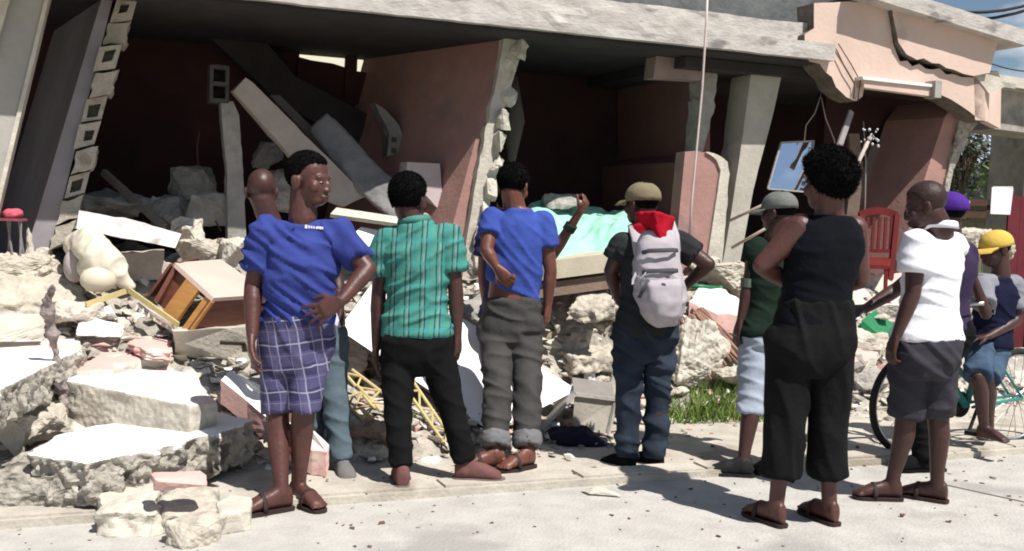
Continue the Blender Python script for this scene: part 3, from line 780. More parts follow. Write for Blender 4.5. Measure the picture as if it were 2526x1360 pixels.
slab('concrete_slab', 'pinkish slab pointing at the white-polo man', [(2085, 900, .2), (2160, 885, .2), (2178, 850, .2), (2095, 830, .22)], .07, (PINKT, CONCL), rough=.01)
rock('grey stones behind the front bicycle wheel', 2130, 930, .05, .18, .14, .12, CONC, .5, .05)
rock('dark tipped stone between trousers and bicycle', 2105, 905, .1, .07, .07, .12, CONC, .2, .03)
rock('rubble mound behind the seated boy, topped by a pale slab', 2400, 600, .1, .5, .3, .16, CONCT, .2, .07, 20)
rock('pale rubble right of the white-polo shirt', 2385, 800, .1, .18, .16, .18, CONCL, .2, .05)
rock('pale rubble behind the boy at the right edge', 2515, 790, .1, .22, .2, .25, CONCL, .2, .07, 18)
rock('brown rubble lump between the jeans and the black trousers', 915, 1072, .07, .17, .12, .09, mat('brown_rubble', (.42, .32, .26), (.24, .17, .13), 9, .9, .6), .3, .04)
rock('tan stone at the foot of the brown rubble lump', 925, 1112, .03, .12, .09, .045, CONCT, .8, .03)
rock('rounded pinkish concrete lump behind the pale jeans', 862, 880, .14, .11, .1, .16, mat('pinkish_grey_concrete', (.48, .40, .37), (.38, .31, .29), 7, .9, .3), .2, .03)
rock('grey rubble behind the hand of the striped-shirt man', 1165, 770, .14, .18, .14, .12, CONC, .3, .05)
rock('pale flat stone right of the striped shirt', 1170, 840, .12, .12, .1, .07, CONCL, .3, .03)
rock('tan rubble lump between the striped shirt and the pink wall', 1165, 640, .14, .12, .12, .12, BROK, .3, .05)
rock('small pale paper-like scrap on the pavement', 1455, 1142, .02, .09, .05, .008, mat('yellow_scrap', (.70, .70, .38), (.62, .6, .33)), .5, .003, 10, 2, name='scrap', cat='scrap')
rock('pale flat stone chip on the street near the kerb', 1482, 1212, .02, .11, .04, .018, CONCL, -.1, .01)
rock('small dark stone on the street before the barefoot heels', 2228, 1272, .01, .018, .014, .012, STEEL, -.1, .003, 10, 1)
# boards and panels of the middle heap
def board(name, label, q4, th, m, cat, lift=None):
    pts = [p if isinstance(p, V) else M(*p) for p in q4]
    n_ = (pts[1] - pts[0]).cross(pts[2] - pts[0]).normalized(); n_ = -n_ if n_.z > 0 else n_
    q = MB(); q.prism(pts, n_ * th, 0, 1); return single(name, q, list(m), label, cat)
wp = board('leaning_board', 'large white panel leaning on the heap behind the striped-shirt man', [W(835, 812, 6.2), W(1215, 1068, 6.45), W(1424, 962, 6.85), W(1150, 790, 6.95), W(925, 690, 6.7)], .035, (mat('glossy_white_panel', (.86, .86, .86), (.82, .82, .81), 3, .4, .02), mat('grey_panel_edge', (.16, .14, .13))), 'panel')
board('wooden_rail', 'thin pale plank lying behind the shoulder of the striped-shirt man', [(815, 528, .5), (985, 552, .5), (990, 536, .5), (830, 512, .5)], .03, (CONCL, CONCT), 'plank')
board('roof_sheet', 'pale broken board right of the blue polo sleeve', [(850, 600, .35), (960, 615, .3), (970, 575, .36), (890, 560, .4)], .03, (WHITE, CONC), 'board')

# loose small debris: nobody could count it
rnd = random.Random(21)
db = MB(); st = random.getstate(); random.seed(5)
cnt = 0
while cnt < 4200:
    a_ = random.uniform(-4.6, 4.4); b_ = random.triangular(-2.35, .4, -1.4)
    h = mound(a_, b_)
    if h < .004 and random.random() < .9: continue
    if a_ > .3 and b_ < -1.65: continue
    s_ = random.choice((.010, .012, .016, .02, .026, .034, .045)) * random.uniform(.7, 1.5)
    if h < .02: s_ *= .5
    p = F(a_, b_, h + s_ * .2 + (.04 if h < .02 else 0))
    rockmesh(p, s_ * random.uniform(.8, 1.8), s_, s_ * random.uniform(.2, .9), random.uniform(0, 3), 10, s_ * .25, db, 1 if s_ > .03 else 0, random.choice((0, 0, 1, 1, 2, 3, 4)), random.uniform(-.4, .4))
    cnt += 1
for i in range(1100):
    a_ = random.uniform(-4.4, 3.6); b_ = random.triangular(-2.3, .1, -1.2)
    h = mound(a_, b_)
    if h < .05: continue
    L = random.uniform(.03, .085); 
    rockmesh(F(a_, b_, h + .03), L, L * random.uniform(.4, .9), random.uniform(.008, .022), random.uniform(0, 3), 9, 0, db, 0, random.choice((0, 0, 1, 1, 4, 2, 3)), random.uniform(-.8, .8))
for i in range(420):
    a_ = random.uniform(-3.6, 3.4); b_ = random.triangular(-4.2, -1.4, -2.3)
    s_ = random.uniform(.003, .011) * (1.6 if random.random() < .12 else 1)
    rockmesh(F(a_, b_, s_ * .3 + (.038 if b_ > KB else 0)), s_ * 1.5, s_, s_ * .6, random.uniform(0, 3), 8, 0, db, 0, random.choice((5, 1, 5)))
random.setstate(st)
single('scattered_debris', db, [CONCL, BROK, CONCT, PINKT, WHITE, STEEL], 'small loose stones and chips scattered over the heap and kerb', 'debris', kind='stuff')
# ---------------------------------------------------------------- things inside the dark rooms
def ringq(c, sx, sy, n_=20, e=4):
    out = []
    for k in range(n_):
        th = 2 * math.pi * k / n_; cs, sn = math.cos(th), math.sin(th); r = (abs(cs) ** e + abs(sn) ** e) ** (-1 / e); out.append(c + sx * (cs * r) + sy * (sn * r))
    return out
q = slabmesh([FP(*p, .55) for p in ((560, 620), (608, 620), (598, 420), (590, 290), (560, 250), (520, 175), (552, 172), (566, 255), (600, 300), (548, 400))][:0] or [FP(*p, .45) for p in ((563, 640), (610, 640), (600, 420), (590, 285), (575, 250), (545, 250), (548, 300), (560, 430))], B * .14, .06, .008, 3, .012, 0, 0)
po = single('concrete_post', q, CONC, 'upright grey concrete post standing in the dark left room', 'post')
q = MB(); c_ = FP(538, 210, .5); 
for sx in (-1, 1): q.box(c_ + A * sx * .055, A * .012, B * .09, Z * .13)
for sz in (-1, 0, 1): q.box(c_ + Z * sz * .118, A * .043, B * .09, Z * .014)
q.box(c_ + B * .1, A * .06, B * .01, Z * .13)
part('hollow_block', q, mat('shaded_hollow_block', (.10, .085, .08), (.06, .052, .05), 12, .95, .5), po, base=V(po.location))  # block colour darkened to carry the shade of the room
q = slabmesh([FP(*p, .35) for p in ((575, 225), (606, 192), (625, 205), (905, 485), (850, 510), (820, 500))], B * .16, .08, .008, 3, .01, 0, 0)
single('fallen_beam', q, mat('dusty_beam', (.44, .385, .33), (.35, .30, .26), 4, .9, .2), 'pale fallen beam leaning diagonally behind the head of the plaid-shorts man', 'beam')
q = slabmesh([FP(*p, .75) for p in ((665, 235), (690, 235), (1000, 540), (960, 540))], B * .06, .08, .006, 2, .008, 0, 0)
single('fallen_beam', q, mat('dark_board', (.16, .13, .12)), 'thin dark board lying just above the pale fallen beam', 'board')
q = MB(); rings = []
for (px, py, b_, wd) in ((782, 300, .58, .10), (800, 318, .56, .115), (840, 362, .5, .12), (890, 425, .4, .12), (940, 470, .28, .13), (1000, 515, .16, .13)):
    c = FP(px, py, b_); rings.append(ringq(c, (A * .72 + Z * .69) * wd, B * .05, 20, 5))
q.loft(rings)
me_ = q.mesh('t', V(), [])
m_ = remesh(q, FP(900, 520, .4), mat('grey_ticking', (.24, .23, .225), (.17, .16, .16), 6, .9, .3), .012, 3); displace(m_, lambda p, n: .014 * nse(p, 7) + .006 * nse(p, 20))
link('foam_mattress', m_, None, FP(900, 520, .4), 'grey foam mattress slumped in the left room beside the pale beam', 'mattress')
q = slabmesh([FP(*p, .9) for p in ((955, 385), (1005, 375), (985, 310), (950, 270), (925, 255), (960, 330))], B * .16, .05, .02, 3, .02, 0, 1)
hb2 = single('hollow_block_fragment', q, [mat('dim_block', (.30, .28, .26), (.2, .19, .175), 10), mat('dim_block', (.3, .28, .26))], 'broken hollow block fragment hanging left of the pink wall', 'block')
q = MB()
for (px, py) in ((972, 345), (972, 372)): q.box(FP(px, py, .893), A * .02, B * .006, Z * .02)
part('core_hole', q, mat('recess_shade', (.1, .085, .065)), hb2, base=V(hb2.location))  # dark squares stand for the shade inside the block's cores
q = slabmesh([FP(*p, .25) for p in ((1005, 400), (1085, 404), (1090, 470), (1085, 520), (1040, 470), (1000, 440))], B * .2, .2, .0, 2, .004, 0, 0)
single('carton', q, mat('pinkish_white_board', (.55, .46, .45), (.48, .40, .39), 3, .8, .1), 'pinkish white box beside the head of the striped-shirt man', 'box')
def irock(label, px, py, b, s3, m, rot=0, rough=.03):
    q = rockmesh(FP(px, py, b), *s3, rot, 14, rough, None, 3); return single('concrete_chunk', q, m, label, 'chunk')
irock('jagged grey chunk propped in the dark left room', 480, 455, .9, (.19, .12, .15), CONC, .4)
irock('smaller grey chunk beneath the jagged one in the left room', 425, 530, .8, (.2, .14, .14), CONC, .2)
irock('dim grey chunk above the bald head', 660, 385, 1.0, (.12, .1, .14), CONC, .2)
irock('dark grey chunk behind the bald head', 700, 470, .7, (.16, .12, .18), CONC, .2)
irock('grey rubble behind the long flaking beam', 520, 520, .6, (.2, .14, .14), CONC, .6)
irock('low grey rubble behind the flaking beam at the block wall', 280, 510, .7, (.34, .2, .10), CONC, .1, .06)
q = MB(); q.bar(FP(255, 425, .75), FP(405, 560, .35), .035, .05)
single('timber', q, mat('grey_timber', (.26, .22, .20), (.2, .17, .155)), 'thin grey timber slanting down in the dark left room', 'timber')
q = MB(); q.tube([FP(492, 325, .9), FP(486, 360, .9), FP(490, 420, .9)], .006, 5); single('bent_rebar', q, STEEL, 'thin bent reinforcing rod sticking up from the jagged grey chunk', 'rebar')
q = MB(); q.tube([FP(500, 480, .8), FP(520, 525, .6), FP(545, 570, .5)], .006, 5); single('bent_rebar', q, STEEL, 'thin rod drooping down from the jagged grey chunk', 'rebar')
q = MB(); pts = [FP(1262, 190, .7), FP(1268, 300, .7), FP(1262, 400, .6)]
q.tube(pts, [.05, .09, .03], 10, flat=.5); single('hanging_cloth', q, mat('dim_cloth', (.14, .11, .10)), 'dim cloth hanging in the black doorway right of the pink wall', 'cloth', smooth=True)

# ---------------------------------------------------------------- bed with green sheet
bed = thing('bed', 'bed with a mint green sheet half buried in the rubble at the doorway', 'bed', M(1430, 690, 0))
bz = []
b00, b10, b11, b01 = FP(1290, 628, -.75), FP(1560, 596, -.75), FP(1570, 530, .55), FP(1290, 505, .55)
vs, fs = [], []
NX, NY = 44, 30
for i in range(NX + 1):
    for j in range(NY + 1):
        u_, v_ = i / NX, j / NY
        p = b00.lerp(b10, u_).lerp(b01.lerp(b11, u_), v_)
        q_ = V((u_ * 3.2, v_ * 2.4, 1))
        p = p + Z * (.07 * noise.noise(q_ * 1.3) + .03 * noise.noise(q_ * 3.7) + .05 * (1 - abs(noise.noise(V((u_ * 2 + v_ * 3, v_ * 1.0, 4))))) - (.10 * sm((.14 - v_) / .14)) - .05 * sm((.08 - u_) / .08))
        vs.append(p)
for i in range(NX):
    for j in range(NY):
        o = i * (NY + 1) + j; fs.append([o, o + NY + 1, o + NY + 2, o + 1])
q = MB(); q.add(vs, fs)
part('sheet', q, mat('mint_green_cloth', (.36, .68, .53), (.28, .58, .44), 4, .8, .1), bed, True)
dn = Z * -.13
q = MB(); q.prism([p - Z * .06 - B * .06 for p in (b00, b10, b11, b01)], dn); part('mattress', q, mat('mattress_ticking', (.50, .45, .34), (.40, .36, .27), 5, .9, .15), bed)
q = MB(); q.prism([p - Z * .215 - B * .02 for p in (b00, b10, b11, b01)], Z * -.10); part('bed_base', q, mat('bed_base_brown', (.24, .17, .13), (.18, .13, .10)), bed)
q = rockmesh(M(1475, 690, .1), .09, .06, .05, .3, 12, .02); single('green_cloth', q, mat('mint_green_cloth', (.2, .6, .4)), 'crumpled green cloth on the rubble below the bed', 'cloth')
q = rockmesh(FP(1400, 498, .3), .22, .12, .06, .2, 14, .03); single('concrete_chunk', q, CONC, 'grey rubble lying on the far edge of the green sheet', 'chunk')

# ---------------------------------------------------------------- wooden drawer unit, tipped over
DW = mat('brown_veneer', (.17, .06, .04), (.11, .04, .028), 5, .5, .1, 20, stretch=(1, 1, 5))
OW = mat('orange_wood', (.50, .25, .08), (.40, .19, .055), 6, .5, .1, 20, stretch=(1, 1, 6))
LT = mat('pale_pink_laminate', (.62, .47, .40), (.55, .41, .35), 4, .5, .05)
ca = thing('drawer_unit', 'tipped wooden drawer unit with pale top and orange drawer fronts', 'cabinet', M(500, 800, 0))
Yn = 6.35
t0, t1, t2, t3 = W(432, 648, Yn + .12), W(528, 735, Yn - .18), W(668, 726, Yn + .10), W(545, 640, Yn + .42)
dn = W(372, 745, Yn) - W(420, 650, Yn + .12); dn = (W(470, 815, Yn - .16) - t1) * 1.05
q = MB(); q.prism([t0, t1, t2, t3], dn.normalized() * .028); part('top', q, LT, ca)
def face(p, r_, k0, k1, inset, m, name, th=.02):
    n_ = (r_ - p).cross(dn).normalized(); n_ = n_ if n_.y < 0 else -n_
    q = MB(); a_ = p.lerp(r_, k0) + dn.normalized() * .03 - n_ * inset; b_ = p.lerp(r_, k1) + dn.normalized() * .03 - n_ * inset
    q.prism([a_, b_, b_ + dn * .97, a_ + dn * .97], n_ * -th); part(name, q, m, ca)
face(t0, t1, 0, .36, .03, DW, 'side_frame'); face(t0, t1, .36, .68, .0, OW, 'drawer_front'); face(t0, t1, .68, .82, .10, mat('dark_gap', (.03, .012, .012)), 'inner_back')
face(t0, t1, .82, .97, .01, OW, 'drawer_front'); face(t1, t2, .0, 1, .005, DW, 'side_panel'); face(t1, t2, -.0, .05, -.006, OW, 'edge_strip')
q = MB(); sd_ = (W(378, 745, Yn + .05) - t0); q.prism([t0, t0 + sd_, t0 + sd_ + V((.06, .2, .02)), t0 + V((.06, .2, .02))], A * .03); part('left_side', q, DW, ca)
face(t2, t3, 0, 1, .01, DW, 'back_panel'); face(t3, t0, 0, 1, .01, DW, 'side_panel')

# cream plastic sack + tub, yellow strip, twisted post
CRM = mat('cream_plastic', (.62, .57, .46), (.54, .49, .39), 4, .5, .1)
sk = thing('cream_sack', 'bulging cream sack with a rounded tub beneath, left of the drawer unit', 'sack', M(240, 700, 0))
q = MB(); Ys = 6.5
sp = [W(185, 605, Ys + .1), W(215, 598, Ys), W(250, 640, Ys - .05), W(300, 680, Ys - .05), W(325, 712, Ys - .05)]
q.tube(sp, [.07, .10, .12, .06, .015], 16, flat=.8)
me_ = q; q.ball(sp[0], .068)
m_ = remesh(q, V(sk.location), CRM, .012, 5); displace(m_, lambda p, n: .028 * nse(p, 6) + .014 * max(0, 1 - 3 * abs(nse(p, 10))) + .005 * nse(p, 30)); link('sack_body', m_, sk)
q = MB(); q.ell(W(243, 690, Ys - .12), A * .11, B * .09, Z * .08); q.ell(W(235, 660, Ys - .02), A * .11, B * .10, Z * .09); m_ = remesh(q, V(sk.location), mat('pale_tub', (.62, .57, .44), (.52, .48, .37), 3, .5, .05), .012, 4); link('tub', m_, sk)
q = MB(); q.ell(W(185, 655, Ys + .02), A * .07, B * .07, Z * .11); m_ = remesh(q, V(sk.location), mat('dusty_lilac_plastic', (.46, .40, .38)), .012, 4); link('tub', m_, sk)
YEL = mat('yellow_paint', (.56, .47, .22), (.46, .38, .18), 6, .6, .1)
q = MB()
for (p, r_) in (((212, 752), (320, 715)), ((318, 716), (440, 802)), ((232, 618), (330, 715))):
    q.bar(M(*p, .26), M(*r_, .24), .012, .032)
single('yellow_strip', q, YEL, 'bent yellow painted strip between the cream sack and drawer unit', 'strip')
q = MB(); q.bar(M(340, 750, .2), M(440, 812, .16), .02, .02, mi=1); q.bar(M(345, 765, .18), M(436, 820, .12), .02, .02, mi=1)
for i in range(7): q.bar(M(340 + 15 * i, 752 + 9 * i, .2), M(336 + 15 * i, 764 + 9 * i, .17), .012, .012)
single('white_rack', q, [WHITE, CONCL], 'little white slatted rack beneath the yellow strip', 'rack')
q = MB()
rp_ = [(152, 960), (140, 900), (132, 830), (118, 760), (128, 700)]
Yp = 5.38
pp = [W(x, y, Yp + .1 - .05 * i) for i, (x, y) in enumerate(rp_)]; pp.insert(0, V((W(156, 990, 5.45).x, 5.45, .1)))
q.tube(pp, [.032, .03, .024, .022, .03, .016], 8, flat=.6)
m_ = q.mesh('metal_post', V((0, 0, 0)), [])
tp = remesh(q, V((pp[0].x, pp[0].y, .1)), mat('charred_wood', (.34, .29, .27), (.16, .13, .12), 12, .9, .6), .009, 2)
displace(tp, lambda p, n: .022 * nse(p, 13) + .016 * nse(p, 31) + .008 * nse(p, 70))
link('wooden_post', tp, None, V((pp[0].x, pp[0].y, .1)), 'rough grey-brown post standing crooked at the left between white slabs', 'post')
q = MB(); q.bar(W(75, 890, 5.5), W(152, 968, 5.36), .03, .03); single('dark_bar', q, mat('dark_metal', (.09, .07, .07)), 'dark bar leaning against the foot of the crooked post', 'bar')
# pink stool, plants
ps = thing('pink_stool', 'pink topped stool on thin legs at the far left under the pillar', 'stool', M(45, 625, 0))
Yk = 6.6; PK = mat('pink_cushion', (.55, .10, .14), (.45, .07, .10), 8, .7, .2)
q = MB(); q.ell(W(32, 528, Yk), V((.065, 0, 0)), V((0, .065, 0)), V((0, 0, .035))); m_ = remesh(q, V(ps.location), PK, .008, 3); displace(m_, lambda p, n: .010 * nse(p, 28)); link('cushion', m_, ps)
q = MB(); q.box(W(32, 542, Yk), V((.062, 0, 0)), V((0, .062, 0)), V((0, 0, .008))); part('seat', q, mat('dull_pink', (.3, .08, .1)), ps)
for (x0_, x1_) in ((18, 32), (52, 50), (25, 20), (46, 60)):
    q = MB(); q.tube([W(x0_, 545, Yk), W(x1_, 640, Yk + (.05 if x0_ in (25, 46) else 0))], .007, 6); part('leg', q, mat('grey_metal', (.25, .24, .25), rough=.5), ps)
gp = MB()
for i in range(26):
    p = M(152 + random.uniform(-10, 14), 610, .02); d = V((random.gauss(0, .5), random.gauss(0, .4), 1)).normalized() * random.uniform(.06, .17); s_ = d.cross(V((random.gauss(0, 1), 1, 0))).normalized() * .012
    gp.add([p - s_, p + s_, p + d * .6 + s_ * 1.3, p + d, p + d * .6 - s_ * 1.3], [[0, 1, 2, 3, 4]])
single('weed_plant', gp, mat('dark_leaf_green', (.015, .07, .04), (.01, .045, .025)), 'small dark green plant in the rubble beside the block wall', 'plant')

# ---------------------------------------------------------------- lattice, grille, bent box, cloth, rods, grass
CRY = mat('cream_yellow_paint', (.58, .47, .22), (.46, .37, .17), 10, .6, .15)
def lattice(name, label, a0, a1, b0, b1, n_, cat='lattice'):
    q = MB(); a0, a1, b0, b1 = [M(*p) for p in (a0, a1, b0, b1)]
    t = thing(name, label, cat, a1)
    for (p, r_) in ((a0, a1), (b0, b1)):
        q = MB(); q.tube([p, r_], .010, 7); part('rail', q, CRY, t)
    for i in range(n_):
        q = MB(); u0, u1 = i / n_, (i + 1) / n_
        p, r_ = (a0.lerp(a1, u0), b0.lerp(b1, u1)) if i % 2 == 0 else (b0.lerp(b1, u0), a0.lerp(a1, u1))
        q.tube([p, r_], .007, 6); part('diagonal_rod', q, CRY, t)
lattice('metal_lattice', 'cream yellow lattice girder lying between the legs of the striped-shirt man', (1005, 965, .16), (1098, 1096, .03), (1018, 940, .2), (1118, 1088, .05), 6)
lattice('metal_lattice', 'cream yellow lattice girder left of the black trousers', (850, 920, .22), (925, 1010, .12), (868, 912, .24), (985, 1000, .14), 5)
lattice('metal_lattice', 'short yellow lattice crossing behind the pale jeans', (845, 985, .14), (895, 1038, .06), (880, 950, .2), (940, 1015, .1), 4)
gr = thing('wire_grille', 'dark wire grille under the edge of the white panel', 'grille', M(1060, 985, 0))
DKM = mat('dark_metal', (.09, .07, .07))
g4 = [M(1008, 925, .16), M(1085, 1000, .08), M(1120, 975, .16), M(1030, 885, .26)]
for i in range(11):
    q = MB(); u_ = i / 10; q.tube([g4[0].lerp(g4[1], u_), g4[3].lerp(g4[2], u_)], .005, 5); part('wire', q, DKM, gr)
for v_ in (0, .5, 1):
    q = MB(); q.tube([g4[0].lerp(g4[3], v_), g4[1].lerp(g4[2], v_)], .007, 5); part('frame_bar', q, DKM, gr)
# overturned grey box / cooker carcass
bx = thing('overturned_cabinet', 'bent grey sheet-metal cabinet lying open between the two pairs of trousers', 'cabinet', S(1430, 1075, 0))
GM = mat('dull_grey_sheet', (.34, .31, .29), (.25, .23, .215), 5, .5, .1, metal=.2)
Yb = 6.62
c1_, c2_, c3_, c4_ = W(1335, 1058, Yb - .05), W(1418, 972, Yb), W(1520, 985, Yb + .1), W(1500, 1070, Yb + .05)
q = MB(); q.prism([c2_, c3_, c4_, W(1412, 1060, Yb)], V((0, .02, 0))); part('back_sheet', q, mat('cream_grey_sheet', (.42, .38, .32)), bx)
q = MB(); q.prism([c1_, c2_, c2_ + V((.03, .38, .02)), c1_ + V((.03, .38, .02))], V((.012, 0, -.012))); part('side_sheet', q, GM, bx)
q = MB(); q.prism([c2_, c3_, c3_ + V((0, .35, .05)), c2_ + V((0, .35, .05))], V((0, 0, -.012))); part('top_sheet', q, GM, bx)
for (p, r_) in ((c1_, c2_), (c2_, c3_), (c3_, c4_)):
    q = MB(); q.bar(p - V((0, .012, 0)), r_ - V((0, .012, 0)), .02, .022); part('edge_rail', q, mat('pale_metal_edge', (.45, .42, .38), rough=.5), bx)
def cloth_heap(label, px, py, sx, sy, sz, m, seed=1):
    c = S(px, py, sz * .6); q = MB(); q.ell(c, V((sx, 0, 0)), V((0, sy, 0)), V((0, 0, sz))); q.ell(c + V((sx * .5, 0, -sz * .2)), V((sx * .7, 0, 0)), V((0, sy, 0)), V((0, 0, sz * .7)))
    b_ = V((c.x, c.y, .02)); m_ = remesh(q, b_, m, .014, 2); displace(m_, lambda p, n: .03 * nse(p + V((seed, 0, 0)), 7) + .018 * nse(p, 17)); 
    for v in m_.vertices: v.co.z = max(v.co.z, .02)
    link('cloth_heap', m_, None, b_, label, 'cloth')
NAVY = mat('navy_cloth', (.012, .013, .028), (.008, .009, .018), 8, .95, .2)
cloth_heap('heap of navy cloth on the pavement in front of the bent grey cabinet', 1415, 1085, .19, .14, .09, NAVY)
cloth_heap('small purple scrap of cloth beside the left foot of the backpack man', 1500, 1105, .05, .04, .03, mat('purple_pink_cloth', (.30, .10, .18)), 3)
cloth_heap('dark blue cloth behind the black trousers of the striped-shirt man', 1045, 1075, .15, .12, .05, mat('dark_blue_cloth', (.02, .03, .09)), 5)
cloth_heap('black bag in the shade behind the plaid-shorts man', 590, 1128, .14, .12, .06, mat('black_cloth', (.012, .012, .014), (.008, .008, .01), 8, .9, .2), 7)
rb = thing('rod_bundle', 'bundle of reddish brown sticks sliding down the heap right of the backpack man', 'sticks', M(1780, 870, 0))
RB_ = mat('reddish_stick', (.34, .20, .14), (.22, .125, .09), 9, .85, .3)
for i in range(26):
    o = random.uniform(-1, 1); s_ = random.uniform(-12, 12)
    p0, p1 = M(1700 + 45 * o * .6 + s_, 775 + random.uniform(-8, 12) - 10 * o, .18 + random.uniform(0, .12)), M(1795 + 40 * o + s_, 905 - 28 * o + random.uniform(-18, 12), .10 + random.uniform(0, .10))
    q = MB(); mid = p0.lerp(p1, .5) + Z * random.uniform(-.02, .03); q.tube([p0, mid, p1], random.uniform(.006, .012), 6); part('stick', q, RB_, rb)
gs = MB()
for i in range(2600):
    px = random.uniform(1640, 1900); 
    p = S(px, random.triangular(1000, 1064, 1045) - (px - 1640) * .02, .0); p.z = .03
    a_, b_ = ab(p); p.z = max(.03, mound(a_, b_) * .6)
    L = random.uniform(.07, .24) * (1.1 if 1690 < px < 1830 else .75)
    d = V((random.gauss(0, .28), random.gauss(0, .28), 1)).normalized(); s_ = V((random.gauss(0, 1), random.gauss(0, 1), 0)).normalized() * .0045
    b2 = V((random.gauss(0, .05), random.gauss(0, .05), 0))
    gs.add([p - s_, p + s_, p + d * L * .6 + s_ * .8 + b2 * .4, p + d * L * .95 + b2, p + d * L * .6 - s_ * .8 + b2 * .4], [[0, 1, 2, 3, 4]], random.choice((0, 0, 1)))
single('grass', gs, [mat('grass_green', (.17, .26, .05), (.10, .17, .03), 6, .7, .1), mat('grass_light', (.28, .35, .10), (.19, .26, .07), 6, .7, .1)], 'tuft of tall green grass between rubble and pavement', 'grass', kind='stuff')

# ---------------------------------------------------------------- rope, hanging wires, poles
q = MB(); pts = [FP(1745, -6, -.85), FP(1742, 60, -.86), FP(1732, 220, -.85), FP(1718, 370, -.84), FP(1706, 500, -.84), FP(1700, 590, -.84)]
q.tube(pts, .0085, 7); single('hanging_cable', q, mat('pale_cable', (.62, .52, .47), bump=.1), 'long pale cable hanging from the roof edge in front of the wall stub', 'cable', smooth=True)
WR = mat('thin_grey_wire', (.42, .36, .33), bump=0)
for (pts, lab) in (([(2028, 225), (2010, 280), (1988, 310), (1984, 352)], 'thin wire curving down to the top of the mirror'), ([(2026, 240), (2036, 290), (2058, 345), (2066, 400)], 'thin wire hanging right of the mirror'),
                   ([(2068, 108), (2100, 160), (2122, 200), (2116, 250)], 'rusty wire looping over the broken wall corner'), ([(2062, 120), (2086, 170), (2108, 205), (2106, 246)], 'second rusty wire over the broken wall corner'), ([(2130, 300), (2136, 400), (2134, 500), (2132, 560)], 'thin dark wire hanging behind the head of the woman in black')):
    q = MB(); q.tube([FP(x, y, RB - .03 - (0 if 'rusty' in lab else -.35)) for (x, y) in pts], .005, 6); single('hanging_wire', q, STEEL if 'rusty' in lab else WR, lab, 'wire', smooth=True)
q = MB(); q.tube([FP(2146, 340, -.35), FP(2060, 520, -.45)], .015, 8)
for i in range(9): q.tube([FP(2146 - i * 9, 340 + i * 19, -.355), FP(2142 - i * 9, 348 + i * 19, -.355)], .019, 8)
single('bamboo_pole', q, mat('pale_bamboo', (.46, .40, .36), (.34, .29, .26)), 'knotty pale pole leaning behind the head of the woman in black', 'pole', smooth=True)
q = MB(); q.bar(FP(2100, 275, -.2), FP(2062, 385, -.3), .05, .02, B); single('plank', q, mat('greyish_plank', (.34, .30, .30)), 'short greyish plank above the head of the woman in black', 'plank')
q = MB(); q.prism([FP(*p, .0) for p in ((2095, 330), (2120, 330), (2130, 420), (2115, 560), (2085, 560), (2100, 440))], B * .03); single('hanging_curtain', q, mat('brownish_curtain', (.17, .12, .095)), 'brown curtain strip hanging right of the woman in black', 'curtain')
q = MB()
rr = random.Random(4)
for i in range(18): q.ball(FP(2140 + rr.uniform(-18, 30), 345 + rr.uniform(-30, 26), -.36), rr.uniform(.005, .013), seg=8, rg=6)
q.tube([FP(2130, 370, -.35), FP(2150, 330, -.35), FP(2165, 350, -.35)], .006, 5)
single('white_flowers', q, mat('white_petals', (.7, .68, .7)), 'cluster of small white blossoms at the top of the knotty pole', 'flowers')
for (p, r_, lab) in (((1805, 612), (1905, 555), 'pale stick leaning on the column foot, lower one'), ((1800, 545), (1912, 492), 'pale stick leaning on the column, upper one')):
    q = MB(); q.tube([FP(*p, -.35), FP(*r_, -.6)], .012, 7); single('stick', q, mat('pale_stick', (.45, .37, .30)), lab, 'stick', smooth=True)
# mirror
mi_ = thing('mirror', 'tilted mirror reflecting the sky at the back of the dark doorway', 'mirror', FP(1945, 470, .0) * 1)
MIR = mat('mirror_glass', (.85, .87, .88), (.85, .87, .88), 1, .03, 0, metal=1)
m4 = [FP(1893, 466, -.05), FP(1990, 474, -.05), FP(2006, 348, .02), FP(1926, 352, .02)]
q = MB(); q.prism(m4, B * .008); part('glass', q, MIR, mi_)
for i in range(4):
    q = MB(); q.bar(m4[i] - B * .004, m4[(i + 1) % 4] - B * .004, .012, .016, B); part('frame', q, CONC, mi_)
# red chair
RED = mat('red_paint', (.17, .016, .015), (.11, .011, .011), 5, .45, .1)
CH = M(2145, 700, .06)
ch = thing('red_chair', 'small red wooden chair with slatted back standing on the rubble', 'chair', CH)
Yc = CH.y
def cw(px, py, dy=0): return W(px, py, Yc + dy)
def cpart(name, *bars):
    q = MB()
    for (p, r_, a_, b_) in bars: q.bar(p, r_, a_, b_, V((0, -1, 0)))
    part(name, q, RED, ch)
cpart('back_post', (cw(2120, 700, .15), cw(2126, 528, .22), .042, .04)); cpart('back_post', (cw(2196, 690, .15), cw(2212, 530, .22), .042, .04))
q = MB(); ar = [cw(lerp(2118, 2216, i / 8), 532 - 12 * math.sin(math.pi * i / 8), .22) for i in range(9)]
q.loft([[p + V((0, 0, .03)), p + V((0, .025, .03)), p + V((0, .025, -.03)), p + V((0, 0, -.03))] for p in ar]); part('top_rail', q, RED, ch)
cpart('lower_rail', (cw(2122, 618, .19), cw(2204, 620, .19), .03, .035))
for i in range(5):
    x = 2136 + i * 15; cpart('slat', (cw(x, 615, .19), cw(x + 5, 536, .22), .024, .018))
q = MB(); q.prism([cw(2108, 652, -.12), cw(2192, 656, -.12), cw(2200, 636, .19), cw(2122, 634, .19)], Z * -.03); part('seat', q, RED, ch)
cpart('front_leg', (cw(2112, 655, -.1), cw(2112, 712, -.1), .026, .026)); cpart('front_leg', (cw(2186, 658, -.1), cw(2184, 712, -.1), .026, .026))
